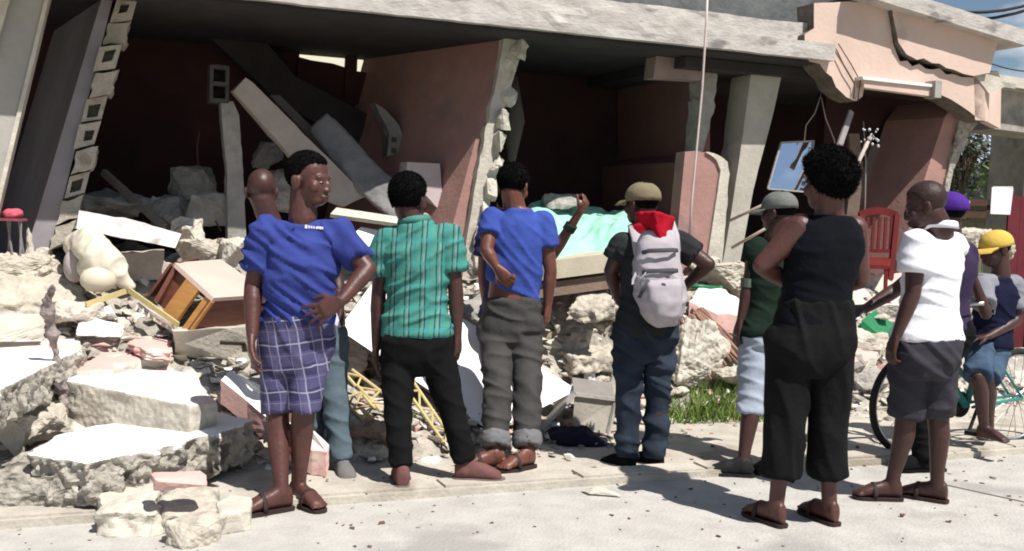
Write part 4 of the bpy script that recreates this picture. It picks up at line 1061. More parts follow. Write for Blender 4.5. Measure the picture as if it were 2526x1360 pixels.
# green crate
cg = thing('green_crate', 'green plastic crate with white rubble on it between hand and white polo', 'crate', M(2160, 800, 0))
GRN = mat('green_plastic', (.02, .20, .08), (.015, .15, .06), 5, .4, .05)
g_ = [M(2125, 790, .12), M(2178, 835, .10), M(2205, 800, .14), M(2160, 765, .16)]
q = MB(); q.prism(g_, Z * -.09); part('body', q, GRN, cg)
q = rockmesh(M(2168, 780, .16), .08, .06, .03, .2, 12, .015); part('debris_on_top', q, CONCL, cg)
q = MB(); q.tube([M(1700, 705, .25), M(1775, 712, .22)], .018, 10); q.ball(M(1777, 712, .22), .024); single('green_bottle', q, GRN, 'thin green bottle lying on the rubble behind the backpack', 'bottle', smooth=True)

# ---------------------------------------------------------------- bicycle
wf, wr = S(2236, 1122, .0), S(2570, 1092, .0)
axd = (wr - wf); axd.z = 0; WBASE = .96
axd.normalize(); wr = wf + axd * WBASE
bk = thing('bicycle', 'teal bicycle with black tyres, ridden by the boy in the yellow cap', 'bicycle', V((wf.x, wf.y, 0)))
TEAL = mat('teal_paint', (.02, .25, .22), (.015, .2, .18), 5, .4, .05); RUB = mat('tyre_rubber', (.025, .022, .02), (.018, .016, .015), 12, .9, .4); CHR = mat('dull_chrome', (.5, .5, .5), (.4, .4, .4), 9, .35, .1, metal=.8)
R_ = .33
sidev = V((-axd.y, axd.x, 0))
for c_ in (wf, wr):
    c = V((c_.x, c_.y, R_)); ring = lambda r, k: c + axd * (r * math.cos(k)) + Z * (r * math.sin(k))
    def torus(R, r, seg=40, s2=8):
        q = MB(); rings = []
        for i in range(seg + 1):
            k = 2 * math.pi * i / seg; o = axd * math.cos(k) + Z * math.sin(k)
            rings.append([c + o * (R + r * math.cos(2 * math.pi * j / s2)) + sidev * (r * math.sin(2 * math.pi * j / s2)) for j in range(s2)])
        return q.loft(rings, 0, False)
    tn = part('wheel', torus(R_ - .045, .010), CHR, bk, True)
    part('tyre', torus(R_ - .022, .022), RUB, tn, True, base=V(bk.location))
    q = MB()
    for i in range(20): q.tube([c + sidev * (.02 if i % 2 else -.02), ring(R_ - .045, 2 * math.pi * i / 20 + .1)], .0022, 4)
    part('spokes', q, CHR, tn, base=V(bk.location))
    q = MB(); q.tube([c - sidev * .045, c + sidev * .045], .018, 10); part('hub', q, CHR, tn, base=V(bk.location))
P_ = lambda x, z: V((wf.x, wf.y, 0)) + axd * x + Z * z
def btube(name, pts, r, m=TEAL, off=0):
    q = MB(); q.tube([p + sidev * off for p in pts], r, 9); part(name, q, m, bk, True)
btube('top_tube', [P_(.19, .72), P_(.36, .56), P_(.55, .44)], .022); btube('down_tube', [P_(.17, .63), P_(.50, .29)], .026); btube('seat_tube', [P_(.50, .29), P_(.66, .78)], .022)
for o in (-.05, .05):
    btube('fork_blade', [P_(0, .33), P_(.15, .62)], .012, TEAL, o); btube('chain_stay', [P_(.50, .29), P_(.96, .33)], .010, TEAL, o); btube('seat_stay', [P_(.63, .68), P_(.96, .33)], .009, TEAL, o)
btube('head_tube', [P_(.15, .62), P_(.22, .82)], .022); btube('stem', [P_(.22, .82), P_(.24, .95)], .014, CHR)
q = MB(); q.tube([P_(.28, .99) + sidev * .28, P_(.22, .97) + sidev * .12, P_(.22, .96), P_(.22, .97) - sidev * .12, P_(.28, .99) - sidev * .28], .013, 8); part('handlebar', q, CHR, bk, True)
q = MB(); q.tube([P_(.62, .83), P_(.70, .84), P_(.86, .85)], [.03, .06, .09], 10, flat=.4); part('saddle', q, RUB, bk, True)
q = MB(); q.tube([P_(.50, .29) + sidev * .04, P_(.50, .29) + sidev * .05], .085, 20); q.tube([P_(.50, .29) - sidev * .09, P_(.44, .15) - sidev * .09], .012, 6); q.box(P_(.44, .14) - sidev * .13, axd * .045, sidev * .04, Z * .012); part('crank', q, RUB, bk)
q = MB(); c = S(2236, 1112, .056); q.tube([c, c + V((0, .02, .005))], .055, 20); q.tube([c + V((0, -.004, 0)), c + V((0, .001, 0))], .018, 10, mi=1)
single('plastic_lid', q, [mat('pale_teal_plastic', (.35, .62, .56), (.3, .55, .5), 4, .4, .05), GRN], 'pale teal round lid standing between the calves of the white-polo man', 'lid')
# ---------------------------------------------------------------- people
def skin_mat(name, c, c2):
    return mat(name, c, c2, 10, .46, .14, 45, spec=.4)
SK1 = skin_mat('dark_brown_skin', (.095, .036, .029), (.068, .026, .021))
SK2 = skin_mat('deep_brown_skin', (.062, .026, .021), (.046, .019, .016))
SK3 = skin_mat('warm_brown_skin', (.155, .058, .038), (.115, .042, .028))
HAIR = mat('black_hair', (.008, .007, .007), (.004, .0035, .0035), 60, .95, .6, 220, spec=.08)
EYEW = mat('eye_white', (.30, .26, .24), bump=0, rough=.3)
EYED = mat('eye_dark', (.01, .008, .007), bump=0, rough=.2)
LIPM = mat('lip_brown', (.13, .045, .04), (.10, .035, .03), 10, .5, .05)

def ringp(c, sx, sy, n_=28, e=2.4):
    out = []
    for k in range(n_):
        th = 2 * math.pi * k / n_
        cs, sn = math.cos(th), math.sin(th)
        r = (abs(cs) ** e + abs(sn) ** e) ** (-1 / e)
        out.append(c + sx * (cs * r) + sy * (sn * r))
    return out

class Person: pass

def torso_axes(P, t):
    """t = 0 hips, 1 shoulder line"""
    c = P.hm.lerp(P.sm, t)
    if hasattr(P, 'bend'): c = c + P.bend * (4 * t * (1 - t))
    sx = P.hx.lerp(P.sx, sm(t)).normalized()
    up = (P.sm - P.hm).normalized()
    fr = up.cross(sx).normalized()
    if fr.dot(P.front) < 0: fr = -fr
    return c, sx, fr
def torso(mb, P, t0, t1, ease, prof, n_=12, e=2.4, flare=0, tilt=0):
    rings = []
    for i in range(n_ + 1):
        t = lerp(t0, t1, i / n_)
        c, sx, fr = torso_axes(P, t)
        w_, d_, o_ = prof(t)
        fl = flare * (1 - sm((t - t0) / .35))
        rg = ringp(c + fr * o_, sx * (w_ * P.s * P.bw + ease + fl), fr * (d_ * P.s * P.bd + ease + fl * .8), 28, e)
        if tilt: rg = [p + Z * (tilt * (p - c).dot(sx) * (1 - sm((t - t0) / .4))) for p in rg]
        rings.append(rg)
    mb.loft(rings)
def prof_body(t):
    pts = [(-.25, .10, .09, 0), (-.1, .155, .115, -.012), (.05, .165, .12, -.014), (.25, .148, .108, 0), (.42, .138, .10, .006), (.62, .150, .108, .006), (.80, .165, .112, .0), (.92, .158, .10, -.006), (1.0, .128, .082, -.012), (1.06, .088, .068, -.012), (1.13, .066, .066, -.008)]
    for i in range(len(pts) - 1):
        if t <= pts[i + 1][0]:
            a_, b_ = pts[i], pts[i + 1]; k = max(0, min(1, (t - a_[0]) / (b_[0] - a_[0])))
            return tuple(lerp(a_[j], b_[j], k) for j in (1, 2, 3))
    return pts[-1][1:]

def hand(mb, w_, d, nrm, s, curl=.35, spread=.10, thumb=1, point=False):
    """palm, four unequal bent fingers and a thumb off the side of the palm"""
    d = V(d).normalized(); nrm = V(nrm); nrm = (nrm - d * nrm.dot(d)).normalized(); t = d.cross(nrm) * thumb
    L = .092 * s
    rings = []
    for k, (u_, wd, th) in enumerate(((-.01, .026, .021), (.18, .031, .019), (.55, .040, .017), (.9, .042, .014), (1.02, .038, .011))):
        rings.append(ringp(w_ + d * (L * u_) - nrm * (.004 * s), t * wd * s, nrm * th * s, 16, 2.6))
    mb.loft(rings)
    for i, (o, ln) in enumerate(((.031, .92), (.0105, 1.0), (-.0105, .94), (-.031, .76))):
        p = w_ + d * (L * (1.0 - .05 * (i == 3) - .02 * (i == 0))) + t * (o * s)
        fd = (d + t * (o / .031 * spread)).normalized(); pts = [p - fd * .015 * s, p]; a_ = 0
        for j, (sl, c_) in enumerate(((.043, .7), (.027, 1.25), (.022, 1.0))):
            a_ += curl * c_ * (1 + .12 * i)
            dd = fd * math.cos(a_) + nrm * math.sin(a_)
            pts.append(pts[-1] + dd * (sl * ln * s))
        mb.tube(pts, [.0105 * s, .0105 * s, .0098 * s, .009 * s, .0075 * s], 10)
        for q_, r_ in zip(pts[1:], (.0108, .0099, .0091, .0076)): mb.ball(q_, r_ * s, seg=10, rg=6)
    p = w_ + d * (L * .30) + t * (.028 * s)
    td = (d * .75 + t * .65 + nrm * .25).normalized(); td2 = (d * .92 + t * .22 + nrm * .35 * (1 + curl)).normalized()
    pts = [p - t * .012 * s, p + td * .042 * s, p + td * .042 * s + td2 * .032 * s, p + td * .042 * s + td2 * .056 * s]
    mb.tube(pts, [.017 * s, .0128 * s, .0108 * s, .0085 * s], 10)
    for q_, r_ in zip(pts[1:], (.013, .011, .0086)): mb.ball(q_, r_ * s, seg=10, rg=6)

def foot_rings(an, toe, gz, s, grow=0, top=1.0):
    d = V((toe.x - an.x, toe.y - an.y, 0)); L = .245 * s; d.normalize(); sd = V((-d.y, d.x, 0))
    heel = V((an.x, an.y, gz)) - d * .055 * s
    rings = []
    for (u_, wd, h) in ((0, .018, .030), (.04, .030, .046), (.14, .034, .052), (.28, .033, .054), (.45, .036, .042), (.66, .046, .036), (.82, .047, .026), (.94, .038, .020), (1.0, .022, .014)):
        h *= top; c = heel + d * (L * u_ * (1 + grow * 1.2) - grow * .12) + Z * ((h * s + grow) / 1.0)
        rings.append(ringp(c, sd * (wd * .9 * s + grow), Z * (h * s + grow), 16, 2.3))
    return rings, heel, d, sd, L

def person(label, Y0, J, skin, front, face, s=1.0, gz=0.0, hs=1.05, bw=1.0, bd=1.0, up=(0, 0, 1), hands={}, voxel=.0055, group=None, free_feet=False, feet='bare', hair='crop', armk=1.0, legk=1.0, bend=None, knee_dd=0, body_bw=None):
    P = Person(); P.armk = armk; P.s = s; P.bw = bw; P.bd = bd; P.gz = gz
    P.front = V(front).normalized()
    g = {}
    for k, v in J.items():
        dd = v[2] if len(v) > 2 else 0
        if not free_feet and k in ('aL', 'aR'): g[k] = S(v[0], v[1], gz + .085 * s)
        elif not free_feet and k in ('tL', 'tR'): g[k] = S(v[0], v[1], gz + .02)
        else: g[k] = W(v[0], v[1], Y0 + dd)
    if not free_feet:
        for k in 'LR':
            y_ = (W(J['h' + k][0], J['h' + k][1], Y0).y + g['a' + k].y) / 2 + (J['k' + k][2] if len(J['k' + k]) > 2 else knee_dd)
            g['k' + k] = W(J['k' + k][0], J['k' + k][1], y_)
    P.j = g
    P.hm = (g['hL'] + g['hR']) / 2; P.sm = (g['sL'] + g['sR']) / 2
    P.hx = (g['hR'] - g['hL']).normalized(); P.sx = (g['sR'] - g['sL']).normalized()
    if bend: P.bend = V(bend)
    P.base = V(((g['aL'].x + g['aR'].x) / 2, (g['aL'].y + g['aR'].y) / 2, gz))
    P.e = thing('person', label, 'person', P.base, group)
    mb = MB()
    torso(mb, P, -.22, 1.12, 0, prof_body, 14)
    # head
    fw = V(face).normalized(); upv = V(up).normalized(); upv = (upv - fw * upv.dot(fw)).normalized(); rt = fw.cross(upv)
    hc = g['head']; P.hc, P.fw, P.up, P.rt, P.hs = hc, fw, upv, rt, hs
    def hl(r, f, u_): return hc + (rt * r + fw * f + upv * u_) * hs
    P.hl = hl
    def he(r, f, u_, a_, b_, c_): mb.ell(hl(r, f, u_), rt * a_ * hs, fw * b_ * hs, upv * c_ * hs, 20, 14)
    he(0, -.012, .028, .076, .094, .084); he(0, .03, -.03, .064, .066, .088); he(0, .045, -.088, .044, .044, .030); he(0, -.02, -.05, .058, .06, .05)
    he(0, .074, .008, .054, .018, .016)                      # brow
    he(0, .090, -.028, .012, .020, .026); he(0, .097, -.045, .021, .015, .012)  # nose
    he(0, .087, -.073, .027, .017, .008); he(0, .084, -.086, .023, .016, .008)  # lips
    for r_ in (-1, 1):
        he(r_ * .05, .058, -.035, .020, .022, .026)          # cheek
        he(r_ * .078, -.012, -.022, .010, .022, .034); he(r_ * .086, -.022, -.012, .007, .013, .022)   # ear
    nb_ = g['neck']; top_ = hl(0, -.025, -.05)
    mb.cap(nb_ - upv * .02, .068 * s, top_, .061 * s)
    # arms
    for k in 'LR':
        sh, el, wr = g['s' + k], g['e' + k], g['w' + k]; a_ = armk * s
        mb.cap(sh, .060 * a_, sh.lerp(el, .5), .050 * a_); mb.cap(sh.lerp(el, .5), .050 * a_, el, .040 * a_)
        mb.cap(el, .040 * a_, el.lerp(wr, .28), .042 * a_); mb.cap(el.lerp(wr, .28), .042 * a_, wr, .0265 * a_)
        c, sx, fr = torso_axes(P, .95); mb.cap(c + sx * (.08 if k == 'R' else -.08) * s, .07 * s, sh, .058 * a_)
        h = hands.get(k, {})
        d = V(h['d']) if 'd' in h else (wr - el)
        nrm = V(h['n']) if 'n' in h else (P.hm - wr)
        sd_ = -1 if k == 'L' else 1
        hand(mb, wr, d, nrm, s * h.get('s', 1.0), h.get('curl', .35), h.get('spread', .1), h.get('thumb', 1))
    # legs and feet
    P.feet = {}
    sole = .018 if feet in ('sandal',) else 0
    for k in 'LR':
        hp, kn, an = g['h' + k], g['k' + k], g['a' + k]; l_ = legk * s
        mb.cap(hp, .088 * l_, hp.lerp(kn, .5), .078 * l_); mb.cap(hp.lerp(kn, .5), .078 * l_, kn, .056 * l_)
        calf = kn.lerp(an, .32) - P.front * .012
        mb.cap(kn, .055 * l_, calf, .056 * l_); mb.cap(calf, .056 * l_, kn.lerp(an, .8), .038 * l_); mb.cap(kn.lerp(an, .8), .038 * l_, an, .036 * l_)
        r_, heel, d, sd, L = foot_rings(an, g['t' + k], (gz if not free_feet else an.z - .085 * s) + sole, s)
        mb.loft(r_); mb.cap(an, .036 * l_, heel + d * .055 * s + Z * .05 * s, .034 * s)
        if feet != 'shoe':
            for i in range(5):   # toes
                o = (i - 2) * .018 * s
                mb.ell(heel + d * (L * (1.0 - .03 * abs(i - 1.5))) + sd * o + Z * .014 * s, d * .022 * s, sd * .0088 * s, Z * .011 * s, 10, 8)
        P.feet[k] = (heel, d, sd, L)
    me = remesh(mb, P.base, skin, voxel, 3, .5, 'body')
    P.body = link('body', me, P.e)
    # face details
    q = MB(); qd = MB()
    for r_ in (-1, 1):
        q.ell(hl(r_ * .030, .081, -.012), rt * .011 * hs, fw * .010 * hs, upv * .0042 * hs, 10, 8)
        qd.ell(hl(r_ * .030, .0875, -.012), rt * .005 * hs, fw * .005 * hs, upv * .0042 * hs, 10, 8)
    part('eye_whites', q, EYEW, P.e, True, base=P.base); part('pupils', qd, EYED, P.e, True, base=P.base)
    # hair
    if hair:
        th, line = {'crop': (.006, .045), 'short': (.014, .045), 'afro': (.034, .05), 'shaved': (.003, .04), 'under': (.003, .04)}[hair]
        bm = bmesh.new(); bmesh.ops.create_icosphere(bm, subdivisions=5, radius=1)
        kill = []
        for v in bm.verts:
            p = V((v.co.x * .076, v.co.y * .094 - .012, v.co.z * .084 + .028))
            lim = -.055 if p.y < -.05 else lerp(-.050, .062, sm((p.y + .05) / .10))
            if p.z < lim: kill.append(v)
        bmesh.ops.delete(bm, geom=kill, context='VERTS')
        q = MB(); bm.verts.index_update()
        for v in bm.verts:
            n_ = v.co.normalized(); p = V((v.co.x * .076, v.co.y * .094 - .012, v.co.z * .084 + .028))
            edge = min(1, sum(1 for _ in v.link_edges) / 6) if not v.is_boundary else 0
            k = th * edge + (.012 if hair == 'afro' else .003) * .5 * noise.noise(p * 60) * edge - (.004 if edge == 0 else 0)
            p = p + V((n_.x, n_.y, n_.z)) * (k + .001)
            q.v.append(hl(p.x, p.y, p.z))
        q.f = [[v.index for v in f.verts] for f in bm.faces]; q.m = [0] * len(q.f); bm.free()
        if hair not in ('shaved', 'under'):      # short curls standing off the scalp
            rn = random.Random(3); nf = len(q.f); ln = {'crop': .007, 'short': .010, 'afro': .020}[hair] * hs
            for _ in range(5200):
                f_ = q.f[rn.randrange(nf)]; p = (q.v[f_[0]] + q.v[f_[1]] + q.v[f_[2]]) / 3; n_ = (p - hl(0, -.012, .02)).normalized()
                d_ = (n_ + V((rn.gauss(0, .5), rn.gauss(0, .5), rn.gauss(0, .5)))).normalized() * ln * rn.uniform(.4, 1.1); s_ = d_.cross(V((rn.gauss(0, 1), rn.gauss(0, 1), rn.gauss(0, 1)))).normalized() * .0022
                o_ = len(q.v); q.v += [p - s_, p + s_, p + d_]; q.f.append([o_, o_ + 1, o_ + 2]); q.m.append(0)
        part('hair', q, HAIR if hair != 'shaved' else mat('shaved_hair', (.038, .019, .015), (.028, .014, .012), 40, .5, .2, 120), P.e, True, base=P.base)
    # footwear
    if feet == 'sandal':
        for k in 'LR':
            heel, d, sd, L = P.feet[k]
            q = MB(); out = []
            for (u_, wd) in ((-.03, .02), (.02, .034), (.2, .040), (.45, .041), (.7, .050), (.9, .047), (1.02, .034), (1.07, .014)): out.append((u_, wd))
            poly = [V((heel.x, heel.y, gz + .018)) + d * (L * u_) + sd * wd * s for u_, wd in out] + [V((heel.x, heel.y, gz + .018)) + d * (L * u_) - sd * wd * s for u_, wd in out[::-1]]
            q.prism(poly, Z * -.017); so = part('sandal', q, P_SOLE, P.e, base=P.base)
            q = MB(); c = V((heel.x, heel.y, gz + .02)) + d * (L * .62); arc = [c + sd * (.05 * s * math.cos(th)) + Z * (.072 * s * math.sin(th)) for th in [math.pi * i / 10 for i in range(11)]]
            q.tube(arc, .012, 8, flat=.4, ref=d); part('strap', q, P_SOLE, so, True, base=P.base)
    return P

def garment(P, name, mb, m, voxel, it, fold, parent=None):
    me = remesh(mb, P.base, m, voxel, it, .5, name)
    if fold: displace(me, fold)
    return link(name, me, parent or P.e)
def folds(d1, A_, f1=26, f2=5, seed=0, zlo=None, zhi=None, A2=0):
    """ridged creases that run across direction d1"""
    d1 = V(d1).normalized(); o = V((seed * 7.3, seed * 3.1, 0))
    x = d1.cross(V((0, 0, 1))) if abs(d1.z) < .9 else d1.cross(V((1, 0, 0))); x.normalize(); y = d1.cross(x)
    def fn(p, n):
        q_ = V((p.dot(d1) * f1, p.dot(x) * f2, p.dot(y) * f2)) + o
        v = max(0, 1 - 2.4 * abs(noise.noise(q_))) ** 1.4 * A_ * .62 + .18 * A_ * (1 + noise.noise(q_ * .6))
        v += A2 * (.4 + noise.noise(p * 9 + o))
        if zlo is not None: v *= .25 + .75 * sm((zhi - p.z) / (zhi - zlo))
        return v
    return fn
def shirt(P, m, t0=.12, sleeve=.62, ease=.012, flare=.012, fold=None, srad=(.070, .072), collar=None, top=1.11, voxel=.009, name='shirt', arms='LR', it=3, tilt=0, strap=0):
    srad = (max(srad[0], .060 * P.armk + .004), max(srad[1], .054 * P.armk + .010)); mb = MB()
    torso(mb, P, t0, top, ease, prof_body, 14, 2.3, flare, tilt)
    for k in ('LR' if strap else ''):
        c, sx, fr = torso_axes(P, .95); sg = .08 if k == 'R' else -.08; c2 = c + sx * sg * P.s
        mb.cap(c2, .084 * P.s, c2.lerp(P.j['s' + k], strap), .074 * P.s)
    for k in arms:
        sh, el = P.j['s' + k], P.j['e' + k]; c, sx, fr = torso_axes(P, .95)
        mb.cap(c + sx * (.08 if k == 'R' else -.08) * P.s, .075 * P.s, sh, srad[0] * P.s)
        if sleeve:
            e_ = sh.lerp(el, sleeve); mb.tube([sh, e_], [srad[0] * P.s, srad[1] * P.s], 18); mb.ball(sh, srad[0] * P.s)
    o = garment(P, name, mb, m, voxel, it, fold)
    if collar:
        c = P.j['neck'] - P.up * .005; q = MB(); rr = []
        for i in range(25):
            k = 2 * math.pi * i / 24; dr = P.sx * math.cos(k) + P.front * math.sin(k)
            b_ = c + dr * (.069 * P.s) + Z * (.012 - .035 * max(0, math.sin(k)))
            rr.append([b_ + Z * .028, b_ + dr * .012 + Z * .022, b_ + dr * .020 - Z * .012, b_ + dr * .008 - Z * .012])
        q.loft(rr, 0, False); part('collar', q, collar, o, True, base=P.base)
    return o
def trousers(P, m, waist=.30, hem=1.0, r=(.098, .090, .072, .062), fold=None, ease=.006, butt=.03, name='trousers', voxel=.009, it=5, cuff=None, lower=None):
    mb = MB(); torso(mb, P, -.25, waist, ease + .004, prof_body, 8, 2.4)
    for k in 'LR':
        hp, kn, an = P.j['h' + k], P.j['k' + k], P.j['a' + k]; s = P.s
        pts = [hp + Z * .03, hp.lerp(kn, .5), kn, kn.lerp(an, .5), an]; rs = [x * s for x in (r[0], r[1], r[2], (r[2] + r[3]) / 2, r[3])]
        tot = 2.0 * hem    # 1 = knee, 2 = ankle
        ts = [0, .5, 1, 1.5, 2.0]; P2, R2 = [], []
        for i in range(21):
            t = tot * i / 20
            for j in range(4):
                if t <= ts[j + 1] + 1e-9:
                    u_ = (t - ts[j]) / .5; P2.append(pts[j].lerp(pts[j + 1], u_)); R2.append(lerp(rs[j], rs[j + 1], u_)); break
        mb.tube(P2, R2, 20, ref=P.hx); mb.ball(hp + Z * .02, rs[0])
        P.j['hem' + k] = P2[-1]; P.j['hemr' + k] = R2[-1]; P.j['hemd' + k] = (P2[-1] - P2[-3]).normalized()
        if butt:
            mb.ell(hp.lerp(P.hm, .12) - P.front * (.075 * s * P.bd) + Z * .02, P.hx * .085 * s, P.front * .06 * s, Z * .10 * s)
    return garment(P, name, mb, m, voxel, it, fold)
def cuffs(P, m, h=.07, grow=.012):
    for k in 'LR':
        c, d, r_ = P.j['hem' + k], P.j['hemd' + k], P.j['hemr' + k]; q = MB(); q.tube([c - d * h, c - d * h * .5, c + d * .01], [r_ + grow, r_ + grow * 1.4, r_ + grow], 20)
        garment(P, 'cuff', q, m, .008, 3, folds((0, 0, 1), .008, 30, 12))
def shoes(P, m, grow=.010, sole=None):
    for k in 'LR':
        an, toe = P.j['a' + k], P.j['t' + k]; q = MB(); r_, heel, d, sd, L = foot_rings(an, toe, P.gz if not getattr(P, 'free', 0) else an.z - .085, P.s, grow, 1.05); q.loft(r_)
        q.cap(an - Z * .03, .045 * P.s, heel + d * .05 + Z * .05, .045 * P.s)
        o = garment(P, 'shoe', q, m, .008, 3, None)
        q = MB(); out = ((-.05, .02), (.02, .036), (.2, .042), (.45, .043), (.7, .056), (.9, .052), (1.03, .038), (1.09, .014)); b_ = V((heel.x, heel.y, heel.z + .018))
        q.prism([b_ + d * (L * u_) + sd * wd * P.s for u_, wd in out] + [b_ + d * (L * u_) - sd * wd * P.s for u_, wd in out[::-1]], Z * -.0175)
        part('sole', q, sole or m, o, base=P.base)
def cap_hat(P, m, brim=True, size=1.06, tilt=0, brim_dir=1):
    q = MB(); h = P.hl; R = []
    for i in range(9):
        th = (math.pi / 2) * i / 8; c = math.cos(th); z = math.sin(th)
        R.append([h(.083 * size * c * math.cos(k), -.010 + .101 * size * c * math.sin(k), .030 + .078 * size * z) for k in [2 * math.pi * j / 28 for j in range(28)]])
    R.insert(0, [h(.083 * size * math.cos(k), -.010 + .101 * size * math.sin(k), .008) for k in [2 * math.pi * j / 28 for j in range(28)]])
    q.loft(R, 0, True)
    o = part('cap', q, m, P.e, True, base=P.base)
    for j in range(28): pass
    if brim:
        q = MB(); up_, lo = [], []
        for i in range(13):
            k = math.pi * (i / 12) * .84 + math.pi * .08; sgn = brim_dir
            inner = (.080 * size * math.cos(k), sgn * (.099 * size * math.sin(k)) - .010); outer = (.084 * size * math.cos(k), sgn * (.060 + .125 * size * math.sin(k)) - .010)
            up_.append([h(inner[0], inner[1], .014), h((inner[0] + outer[0]) / 2, (inner[1] + outer[1]) / 2, .012), h(outer[0], outer[1], -.002 - .012 * abs(math.cos(k))), h(outer[0], outer[1], -.006 - .012 * abs(math.cos(k))), h(inner[0], inner[1], .008)])
        q.loft(up_, 0, True); part('brim', q, m, o, True, base=P.base)
    return o
P_SOLE = mat('dark_sandal', (.035, .02, .018), (.025, .015, .013), 8, .7, .2)

def cloth(name, c, c2=None, **k): return mat(name, c, c2, k.get('scale', 7), k.get('rough', .92), k.get('bump', .5), k.get('bs', 13), spec=.12)
BLUE = cloth('royal_blue_cotton', (.040, .056, .235), (.030, .043, .185))
BLUE2 = cloth('bright_blue_cotton', (.046, .080, .33), (.036, .062, .26))
BLACKC = cloth('black_cloth_fabric', (.007, .007, .008), (.005, .005, .0055))
BLKNAVY = cloth('blue_black_jersey', (.0045, .005, .009), (.0035, .004, .006))
GREYT = cloth('charcoal_trouser_cloth', (.060, .057, .054), (.042, .040, .038))
JEAN = cloth('faded_pale_jeans', (.105, .14, .165), (.07, .10, .12), scale=5)
JEAND = cloth('dark_blue_jeans', (.034, .046, .066), (.013, .018, .028), scale=4)
WHITEC = cloth('white_cotton', (.80, .80, .84), (.74, .74, .79), bump=.2)
DKTEE = cloth('dark_charcoal_tee', (.030, .031, .033), (.020, .021, .022))
PLAID = stripe_mat('purple_plaid', (.085, .08, .16), (.06, .055, .115), [((.97, .1, .2), .10, 0, .050, (.03, .028, .075), .7), ((-.12, 0, .99), .115, 0, .06, (.11, .10, .20), .5), ((.97, .1, .2), .10, .01, .006, (.34, .32, .43), .75), ((-.12, 0, .99), .115, .02, .007, (.34, .32, .43), .75), ((.97, .1, .2), .10, .05, .004, (.25, .23, .34), .6), ((-.12, 0, .99), .115, .07, .004, (.22, .2, .3), .5)], .05)
GREENS = stripe_mat('green_striped_shirt', (.075, .25, .205), (.055, .19, .155), [('x', .078, .0, .030, (.04, .22, .20), .55), ('x', .078, .0, .0065, (.012, .045, .06), .9), ('x', .078, .024, .0065, (.012, .045, .06), .9), ('x', .078, .010, .010, (.16, .24, .22), .7), ('z', .115, .02, .02, (.04, .26, .24), .45)], .02)
# ---- 1 man in royal blue polo and plaid shorts
P1 = person('man in royal blue polo shirt and purple plaid shorts, hand on hip, looking right', 5.05, dict(
    head=(762, 440), neck=(748, 530), sL=(658, 580, -.02), sR=(835, 584, .03), eL=(624, 705, -.03), wL=(622, 828, -.12), eR=(908, 664, -.04), wR=(842, 742, -.17),
    hL=(688, 850), hR=(772, 850), kL=(684, 1010, .06), kR=(750, 1000, -.06), aL=(694, 1216), aR=(736, 1200), tL=(642, 1258), tR=(752, 1240)),
    SK1, (.35, -.93, 0), (.93, -.36, -.06), s=1.02, hs=1.10, bw=1.0, feet='sandal', hair='crop', knee_dd=-.05, armk=1.04,
    hands=dict(L=dict(n=(.9, .3, 0), curl=.28, thumb=-1), R=dict(d=(-.85, .0, -.5), n=(0, 1, -.1), curl=.16, spread=.3, thumb=-1, s=1.08)))
sh1 = shirt(P1, BLUE, .22, .66, .003, .004, folds((.6, .1, .8), .036, 20, 3.2, 1, None, None, .006), (.056, .064), None, 1.10)
trousers(P1, PLAID, .27, .52, (.090, .080, .074, .07), folds((.9, 0, .25), .016, 11, 3, 2), .012, .02, 'shorts')
q = MB(); c, sx, fr = torso_axes(P1, .72)
# small white word mark on the chest, too small to read: letter-sized strokes
dgb = bpy.context.evaluated_depsgraph_get()
def on_cloth(P, obj, px, py):
    o = CAM - P.base; d = ray(px, py).normalized(); ok, loc, nn, idx = obj.ray_cast(o, d)
    return (loc + P.base if ok else None), nn
pt, nn = on_cloth(P1, sh1, 775, 561)
if pt is not None:
    for i, (x, w_, h) in enumerate(((755, 6, 9), (762, 4, 7), (768, 4, 6), (774, 4, 6), (780, 3, 6), (785, 4, 6), (791, 4, 7), (796, 3, 6))):
        p, n_ = on_cloth(P1, sh1, x, 560 + i * .5)
        if p is None: continue
        q.box(p + n_ * .003, V((w_ * .00095, 0, 0)), n_ * .002, Z * h * .00095)
    part('chest_lettering', q, WHITEC, sh1, base=P1.base, label='tiny white lettering on the chest')
    q = MB()
    for k_, yy in enumerate((545, 566)):
        p, n_ = on_cloth(P1, sh1, 722 + k_ * 2, yy)
        if p is not None: q.tube([p, p + n_ * .004], .006, 10)
    if q.v: part('button', q, cloth('dark_blue_button', (.01, .015, .08)), sh1, base=P1.base)

# ---- 2 bald man behind him, pale jeans
P2 = person('bald man in white shirt and pale jeans half hidden behind the plaid-shorts man', 5.72, dict(
    head=(645, 468), neck=(668, 545), sL=(645, 585), sR=(762, 585, .05), eL=(636, 690), wL=(660, 790, -.05), eR=(832, 690, .05), wR=(838, 765, -.02),
    hL=(745, 830), hR=(812, 830), kL=(770, 990), kR=(826, 985), aL=(770, 1125), aR=(843, 1140), tL=(770, 1165), tR=(846, 1172)),
    SK2, (.1, 1, 0), (-.25, .95, -.1), s=.96, hs=1.0, voxel=.008, feet='shoe', hair=None, hands=dict(R=dict(d=(.15, -.1, -1), curl=.7)))
shirt(P2, cloth('lilac_white_cotton', (.55, .53, .66), (.48, .46, .58)), .1, .6, .012, .01, folds((.4, 0, 1), .014, 18, 4, 3))
trousers(P2, JEAN, .15, .98, (.095, .085, .068, .06), folds((.4, 0, .9), .016, 12, 4, 4))
shoes(P2, cloth('grey_suede', (.16, .15, .145), (.11, .10, .10)))

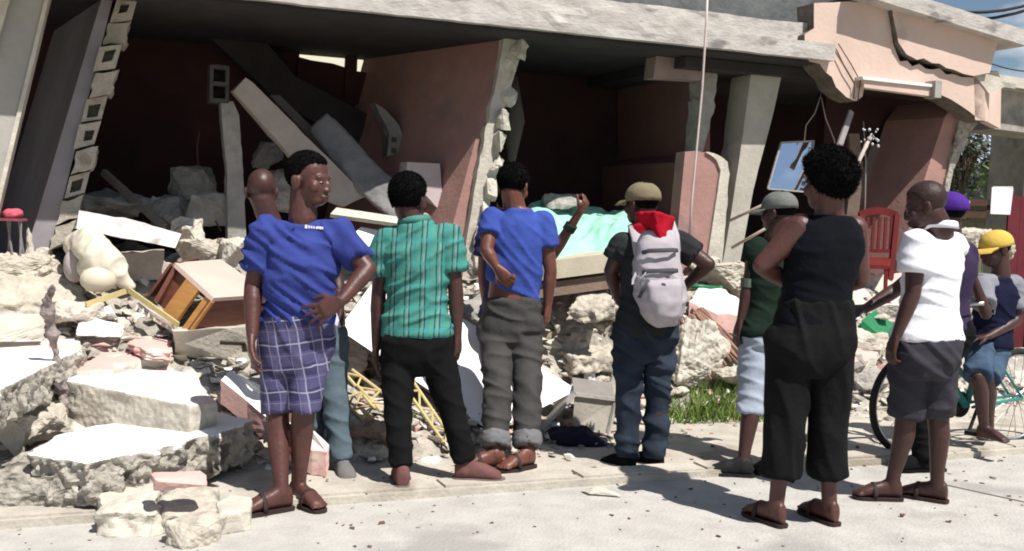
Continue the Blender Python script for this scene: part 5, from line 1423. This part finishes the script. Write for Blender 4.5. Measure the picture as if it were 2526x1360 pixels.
# ---- 3 man in green striped shirt
P3 = person('man in green striped short-sleeved shirt and tight black trousers, legs apart', 5.5, dict(
    head=(1008, 488), neck=(1022, 548), sL=(955, 590), sR=(1100, 582), eL=(934, 725), wL=(929, 855), eR=(1124, 715), wR=(1127, 828),
    hL=(985, 858), hR=(1072, 855), kL=(980, 1012), kR=(1112, 1000), aL=(992, 1160), aR=(1148, 1146), tL=(985, 1165), tR=(1228, 1178)),
    SK2, (.12, 1, 0), (.35, .93, -.05), s=1.0, hs=1.06, bw=1.0, gz=.038, feet='shoe', hair='short',
    hands=dict(L=dict(n=(1, .2, 0), curl=.3, thumb=-1), R=dict(n=(-1, .3, 0), curl=.45)))
sh3 = shirt(P3, GREENS, .12, .62, .006, .012, folds((-.45, .1, .9), .030, 15, 3.2, 5, None, None, .008), (.060, .074), cloth('green_collar', (.075, .25, .205)))
trousers(P3, BLACKC, .17, 1.02, (.096, .084, .068, .056), folds((.45, 0, .9), .014, 11, 4, 6))
shoes(P3, cloth('reddish_brown_canvas', (.16, .075, .07), (.12, .055, .05)), .008, cloth('grey_sole', (.20, .16, .15)))
q = MB(); q.ell(P3.hl(.055, .075, -.10), P3.rt * .035, P3.fw * .012, P3.up * .035); part('face_mask', q, cloth('pink_white_mask', (.62, .40, .40), (.4, .15, .16), scale=30), P3.e, True, base=P3.base)

# ---- 4 man in bright blue T-shirt lifting its hem
P4 = person('man in bright blue T-shirt holding up its hem, grey rolled-up trousers', 6.15, dict(
    head=(1268, 456), neck=(1272, 515), sL=(1214, 540, -.02), sR=(1340, 548, .02), eL=(1200, 618, -.12), wL=(1226, 660, -.14), eR=(1358, 668, .0), wR=(1350, 758, .02),
    hL=(1220, 815), hR=(1298, 815), kL=(1228, 950), kR=(1300, 950), aL=(1222, 1120), aR=(1300, 1118), tL=(1190, 1150), tR=(1282, 1150)),
    SK3, (-.05, 1, 0), (.35, .92, -.25), s=1.0, hs=1.0, gz=.038, feet='sandal', hair='short', armk=.95,
    hands=dict(L=dict(d=(.55, -.1, -.6), n=(.4, .9, 0), curl=.75, thumb=-1), R=dict(n=(-.8, .3, .2), curl=.95)))
sh4 = shirt(P4, BLUE2, .37, .52, .003, .008, folds((.75, .1, .8), .034, 17, 3.5, 7, 0.75, 1.35, .006), (.066, .072), tilt=-.45)
trousers(P4, GREYT, .29, .94, (.096, .086, .072, .066), folds((.35, 0, .9), .024, 14, 4, 8))
cuffs(P4, cloth('grey_turn_up', (.17, .165, .17), (.13, .125, .13)))

# ---- 5 person with raised arm, hidden behind
P5 = person('person in navy behind the bright blue T-shirt, raising a fist with bracelets', 6.85, dict(
    head=(1258, 500), neck=(1258, 555), sL=(1200, 590), sR=(1318, 600, -.05), eL=(1192, 680), wL=(1200, 760), eR=(1364, 628, -.25), wR=(1428, 527, -.35),
    hL=(1222, 790), hR=(1292, 790), kL=(1225, 920), kR=(1300, 920), aL=(1225, 1050), aR=(1300, 1050), tL=(1220, 1060), tR=(1300, 1060)),
    SK3, (.2, 1, 0), (.3, .9, 0), s=.95, hs=.92, gz=.04, voxel=.007, feet='shoe', hair='crop', hands=dict(R=dict(d=(.45, -.1, .85), n=(-.7, .5, .3), curl=1.15)), armk=.95)
shirt(P5, cloth('navy_cotton', (.02, .022, .075), (.014, .015, .05)), .05, .45, .02, .03, folds((.4, 0, 1), .016, 16, 4, 9))
trousers(P5, BLKNAVY, .3, 1.0, (.085, .075, .06, .05), None)
shoes(P5, BLACKC)
for k_, t in enumerate((.62, .70)):
    q = MB(); p = P5.j['eR'].lerp(P5.j['wR'], t); d = (P5.j['wR'] - P5.j['eR']).normalized(); q.tube([p - d * .010, p + d * .010], .040, 16); part('bracelet', q, cloth('dark_green_band', (.03, .05, .04)) if k_ else P_SOLE, P5.e, base=P5.base)

# ---- 6 man with cap, red scarf and backpack
P6 = person('man with olive cap, red scarf, grey backpack and dark jeans, hands on hips', 6.0, dict(
    head=(1583, 500), neck=(1598, 562), sL=(1538, 602, -.02), sR=(1672, 600, .03), eL=(1506, 668, .0), wL=(1524, 738, .14), eR=(1748, 652, -.02), wR=(1690, 706, .12),
    hL=(1550, 830), hR=(1630, 826), kL=(1552, 975), kR=(1622, 968), aL=(1546, 1130), aR=(1615, 1124), tL=(1520, 1150), tR=(1592, 1146)),
    SK2, (-.12, 1, 0), (-.6, .78, -.05), s=.98, hs=1.04, feet='shoe', hair='under', voxel=.006, hands=dict(L=dict(d=(.4, .6, -.5), n=(.7, .3, 0), thumb=-1), R=dict(d=(-.6, .5, -.4), n=(-.4, .6, 0))))
sh6 = shirt(P6, DKTEE, .02, .58, .012, .012, folds((.4, 0, 1), .014, 16, 4, 11), (.070, .078))
trousers(P6, JEAND, .08, 1.04, (.090, .078, .064, .057), folds((.5, 0, .85), .032, 13, 4, 12))
shoes(P6, BLACKC, .008)
OLIVE = cloth('olive_khaki_cotton', (.22, .185, .115), (.17, .14, .085))
cap6 = cap_hat(P6, OLIVE, True, 1.08)
q = MB(); q.ell(P6.hl(0, -.110, .022), P6.rt * .034, P6.fw * .006, P6.up * .018); part('strap_gap', q, BLACKC, cap6, True, base=P6.base)
q = MB(); up_ = P6.up
for i in range(1):
    c = P6.j['neck']; rings = []
    for i in range(25):
        k = 2 * math.pi * i / 24; dr = P6.sx * math.cos(k) + P6.front * math.sin(k); b_ = c + dr * .082
        drop = .13 * max(0, -math.sin(k)) ** 3 * (1 if math.cos(k) > -.55 else .3)
        rings.append([b_ + Z * .03 - dr * .012, b_ + dr * .022 + Z * .012, b_ + dr * .03 - Z * (.03 + drop), b_ - dr * .01 - Z * (.02 + drop)])
    q.loft(rings, 0, False)
me = remesh(q, P6.base, cloth('red_scarf', (.40, .006, .02), (.30, .005, .016)), .008, 3); displace(me, folds((.6, .2, .8), .008, 18, 6, 5)); link('scarf', me, P6.e)
q = MB(); rings = []
for i in range(12):
    v_ = i / 11; l_ = (lerp(1566, 1636, v_ ** 1.3), lerp(526, 606, v_)); r_ = (lerp(1664, 1650, v_), lerp(536, 608, v_)); row = []
    for jx in range(9):
        u_ = jx / 8; y_ = 5.86 - .15 * math.sin(math.pi * lerp(.12, .95, u_)) * (1 - .25 * v_) - .015 * math.sin(u_ * 14 + v_ * 5)
        row.append(W(lerp(l_[0], r_[0], u_), lerp(l_[1], r_[1], u_) - 8 * math.sin(math.pi * u_) * (1 - v_), y_))
    rings.append(row + [p + V((0, .03, 0)) for p in row[::-1]])
q.loft(rings)
me = remesh(q, P6.base, MATS['red_scarf'], .007, 2); displace(me, folds((.8, .1, .4), .008, 20, 5, 8)); link('scarf_tail', me, P6.e)
# the backpack (worn, so a thing of its own)
BPK = cloth('pale_grey_nylon', (.42, .385, .41), (.35, .32, .345), bump=.12); BPD = cloth('dark_grey_trim', (.09, .085, .095))
bp_ = thing('backpack', 'pale grey backpack on the shoulders of the man with the olive cap', 'backpack', W(1625, 800, 5.78))
def bpw(px, py, y): return W(px, py, y)
q = MB(); rings = []
for (py, x0_, x1_, dth) in ((572, 1590, 1662, .05), (600, 1576, 1668, .09), (650, 1566, 1676, .115), (700, 1566, 1684, .13), (745, 1574, 1688, .135), (780, 1590, 1682, .11), (800, 1612, 1668, .06)):
    a_, b_ = W(x0_, py + 2, 5.80), W(x1_, py - 2, 5.84); rings.append(ringp((a_ + b_) / 2, (b_ - a_) / 2, V((0, dth, 0)), 24, 3.0))
q.loft(rings); me = remesh(q, V(bp_.location), BPK, .009, 4); displace(me, folds((.3, 0, 1), .014, 14, 5, 14, None, None, .006)); link('bag', me, bp_)
q = MB(); rings = []
for (py, x0_, x1_, dth) in ((690, 1598, 1678, .02), (705, 1594, 1684, .045), (745, 1600, 1684, .06), (780, 1614, 1676, .045), (796, 1630, 1664, .02)):
    a_, b_ = W(x0_, py, 5.69), W(x1_, py - 2, 5.72); rings.append(ringp((a_ + b_) / 2, (b_ - a_) / 2, V((0, dth, 0)), 20, 3.0))
q.loft(rings); me = remesh(q, V(bp_.location), BPK, .008, 4); displace(me, lambda p, n: .006 * nse(p, 18)); link('front_pocket', me, bp_)
def strap(name, pts, w_, m, th=.008):
    q = MB(); q.tube([W(*p) for p in pts], w_, 8, flat=.3, ref=V((0, 0, 1)) if abs(pts[0][0] - pts[-1][0]) > abs(pts[0][1] - pts[-1][1]) else V((1, 0, 0))); part(name, q, m, bp_, True)
for (y0_, m_) in ((618, BPD), (668, BPD)):
    strap('zip_band', [(1584, y0_ + 6, 5.70), (1600, y0_ + 1, 5.675), (1630, y0_, 5.672), (1660, y0_ - 1, 5.69), (1672, y0_, 5.73)], .012, BPD)
strap('shoulder_strap', [(1562, 556, 5.97), (1572, 590, 5.88), (1580, 640, 5.84)], .034, BPK); strap('shoulder_strap', [(1652, 545, 5.98), (1664, 580, 5.92), (1668, 620, 5.86)], .028, BPK)
strap('side_strap', [(1584, 640, 5.75), (1562, 690, 5.72), (1560, 702, 5.72), (1572, 700, 5.70), (1594, 672, 5.68)], .008, BPK); strap('side_strap', [(1600, 690, 5.67), (1576, 735, 5.69)], .010, BPD)
q = MB(); q.bar(W(1642, 684, 5.645), W(1652, 684, 5.645), .01, .012); part('label', q, BPD, bp_)

# ---- 8 person in dark green with pale denim shorts, behind the woman
P8 = person('person in dark green top and pale denim cut-offs half hidden behind the woman in black', 6.1, dict(
    head=(1920, 520), neck=(1912, 580), sL=(1868, 615), sR=(1955, 615, .1), eL=(1848, 700), wL=(1828, 790, -.03), eR=(1975, 700, .1), wR=(1960, 760, .2),
    hL=(1868, 830), hR=(1925, 830), kL=(1852, 975), kR=(1925, 975), aL=(1834, 1140), aR=(1925, 1130), tL=(1768, 1162), tR=(1880, 1160)),
    SK2, (-.6, .8, 0), (-.7, .7, -.1), s=.97, hs=1.0, voxel=.0065, feet='shoe', hair='under', hands=dict(L=dict(d=(-.25, 0, -1), n=(1, .2, 0), curl=.35, thumb=-1)))
shirt(P8, cloth('dark_green_jersey', (.012, .024, .016), (.008, .017, .011)), .0, .35, .012, .012, folds((.4, 0, 1), .014, 16, 4, 15))
trousers(P8, cloth('pale_denim', (.36, .40, .47), (.27, .31, .38), scale=5), .07, .64, (.095, .088, .074, .066), folds((0, 0, 1), .018, 16, 5, 16), name='shorts')
shoes(P8, cloth('black_leather', (.02, .02, .021), (.014, .014, .015), rough=.6), .007)
cap_hat(P8, cloth('grey_green_cap', (.16, .165, .15), (.12, .125, .11)), True, 1.08)
q = MB(); p = P8.j['eL'].lerp(P8.j['wL'], -.05); q.tube([p + Z * .02, p - Z * .03], .052, 16); part('arm_band', q, cloth('grey_green_band', (.16, .19, .15)), P8.e, base=P8.base)

# ---- 9 woman in black
P9 = person('woman in black sleeveless top and wide cropped black trousers, arms folded, in flip-flops', 5.0, dict(
    head=(2040, 448), neck=(2046, 518), sL=(1975, 562, -.02), sR=(2106, 566, .04), eL=(1880, 655, -.02), wL=(1968, 712, .24), eR=(2122, 690, .06), wR=(2030, 712, .26),
    hL=(1948, 850), hR=(2046, 850), kL=(1940, 1020), kR=(2040, 1020), aL=(1914, 1252), aR=(2046, 1248), tL=(1850, 1262), tR=(1985, 1256)),
    SK1, (-.15, 1, 0), (-.45, .88, -.08), s=1.02, hs=1.12, bw=1.03, bd=1.02, feet='sandal', hair='afro', armk=1.12, hands=dict(L=dict(d=(.9, .2, 0), n=(0, -1, 0), thumb=-1), R=dict(d=(-.9, .2, 0), n=(0, -1, 0))))
shirt(P9, BLKNAVY, .18, 0, .014, .006, folds((.2, 0, 1), .012, 12, 3, 17), (.05, .05), arms='', top=1.10, strap=.42)
trousers(P9, cloth('black_crepe', (.009, .0088, .009), (.0065, .0063, .0065)), .38, .83, (.106, .098, .086, .086), folds((.95, .1, .2), .026, 12, 2.5, 18), .012, .03)
# ---- 10 man in white polo and dark shorts
P10 = person('man in bright white polo shirt and dark shorts, leaning forward, reaching left', 5.4, dict(
    head=(2282, 505), neck=(2318, 560), sL=(2262, 600, -.05), sR=(2350, 606, .16), eL=(2252, 725, -.08), wL=(2212, 828, -.08), eR=(2215, 712, .35), wR=(2135, 762, .30),
    hL=(2246, 868), hR=(2318, 866), kL=(2236, 1015), kR=(2312, 1010), aL=(2200, 1196), aR=(2312, 1200), tL=(2128, 1222), tR=(2258, 1220)),
    SK2, (-.72, .69, 0), (-.86, .42, -.28), s=.98, hs=1.04, feet='sandal', hair='shaved', hands=dict(L=dict(d=(-.25, .05, -.9), n=(.9, .2, 0), curl=.45, thumb=-1), R=dict(d=(-1, 0, -.1), n=(0, .3, -1), curl=.25)))
sh10 = shirt(P10, WHITEC, .10, .58, .008, .014, folds((.3, 0, 1), .017, 12, 3.5, 19), (.074, .086), WHITEC)
trousers(P10, cloth('dark_slate_shorts', (.048, .046, .056), (.034, .032, .04)), .15, .53, (.096, .092, .088, .08), folds((.6, 0, .7), .024, 13, 4, 20), .006, 0, 'shorts')

# ---- 11 man with purple cap behind him
P11 = person('man with purple cap and black trousers hidden behind the white-polo man', 6.25, dict(
    head=(2338, 522), neck=(2345, 580), sL=(2298, 625), sR=(2385, 625), eL=(2300, 720), wL=(2300, 800), eR=(2380, 720), wR=(2360, 790),
    hL=(2290, 830), hR=(2350, 830), kL=(2272, 985), kR=(2312, 985), aL=(2276, 1130), aR=(2308, 1128), tL=(2258, 1155), tR=(2290, 1152)),
    SK2, (-.3, .95, 0), (-.6, .8, 0), s=.95, hs=1.0, voxel=.008, feet='shoe', hair='under')
shirt(P11, cloth('dusk_purple_cotton', (.045, .03, .07), (.03, .02, .05)), .1, .6)
trousers(P11, BLACKC, .3, 1.0, (.09, .08, .068, .062), folds((0, 0, 1), .014, 18, 6, 4))
shoes(P11, BLACKC)
PUR = cloth('purple_cotton', (.085, .028, .26), (.06, .02, .19)); c11 = cap_hat(P11, PUR, True, 1.14)
q = MB(); 
for (p, r_) in (((-.012, .035), (0, .0)), ((0, .0), (.014, .035))): q.tube([P11.hl(.052 + p[0], -.095, .03 + p[1]), P11.hl(.052 + r_[0], -.095, .03 + r_[1])], .0045, 6)
part('emblem', q, cloth('pale_lilac_thread', (.42, .38, .58)), c11, base=P11.base)

# ---- 12 boy on the bicycle
P12 = person('boy in yellow cap, grey-sleeved navy shirt and denim shorts, sitting on the teal bicycle', 6.75, dict(
    head=(2455, 612), neck=(2468, 672), sL=(2420, 700, -.05), sR=(2500, 702, .06), eL=(2432, 775, -.22), wL=(2396, 672, -.24), eR=(2508, 790, .0), wR=(2440, 830, -.12),
    hL=(2418, 858, .0), hR=(2460, 862, .12), kL=(2412, 930, -.2), kR=(2436, 935, -.12), aL=(2428, 1052, -.15), aR=(2440, 1050, .1), tL=(2478, 1085, -.28), tR=(2400, 1085, -.2)),
    SK2, (-.65, -.55, 0), (-.85, -.1, -.18), s=.88, hs=.98, voxel=.007, free_feet=True, feet='bare', hair='under', hands=dict(L=dict(d=(-.2, .1, 1), n=(1, .2, 0), curl=.6), R=dict(d=(-1, 0, -.2), n=(0, 0, -1))))
GREYS = cloth('heather_grey_cotton', (.22, .225, .25), (.17, .175, .20))
P12.free = 1
s12 = shirt(P12, cloth('navy_jersey', (.010, .012, .035), (.007, .008, .024)), .06, 0, .016, .014, folds((.3, 0, 1), .014, 14, 4, 21))
q = MB()
for k in 'LR':
    sh, el = P12.j['s' + k], P12.j['e' + k]; c, sx, fr = torso_axes(P12, .98)
    q = MB(); q.cap(c + sx * (.07 if k == 'R' else -.07), .068, sh, .066); q.tube([sh, sh.lerp(el, .72)], [.066, .072], 18); garment(P12, 'sleeve', q, GREYS, .008, 3, folds((.3, 0, 1), .01, 16, 5, 3), s12)
trousers(P12, cloth('blue_denim', (.07, .11, .16), (.03, .05, .09), scale=6), .12, .5, (.098, .095, .09, .08), folds((.3, 0, 1), .016, 15, 5, 22), name='shorts')
YC = cloth('yellow_cotton', (.62, .43, .10), (.54, .36, .075)); c12 = cap_hat(P12, YC, True, 1.12, 0, 1)
q = MB()
for (x0_, y0_, x1_, y1_) in ((2437, 742, 2440, 772), (2440, 772, 2452, 774), (2452, 774, 2455, 740)):
    a_, n_ = on_cloth(P12, s12, x0_, y0_); b_, n2 = on_cloth(P12, s12, x1_, y1_)
    if a_ is not None and b_ is not None: q.tube([a_ + n_ * .006, b_ + n2 * .006], .006, 6)
if q.v: part('shirt_print', q, GREYS, s12, base=P12.base, label='pale U-shaped print on the chest')
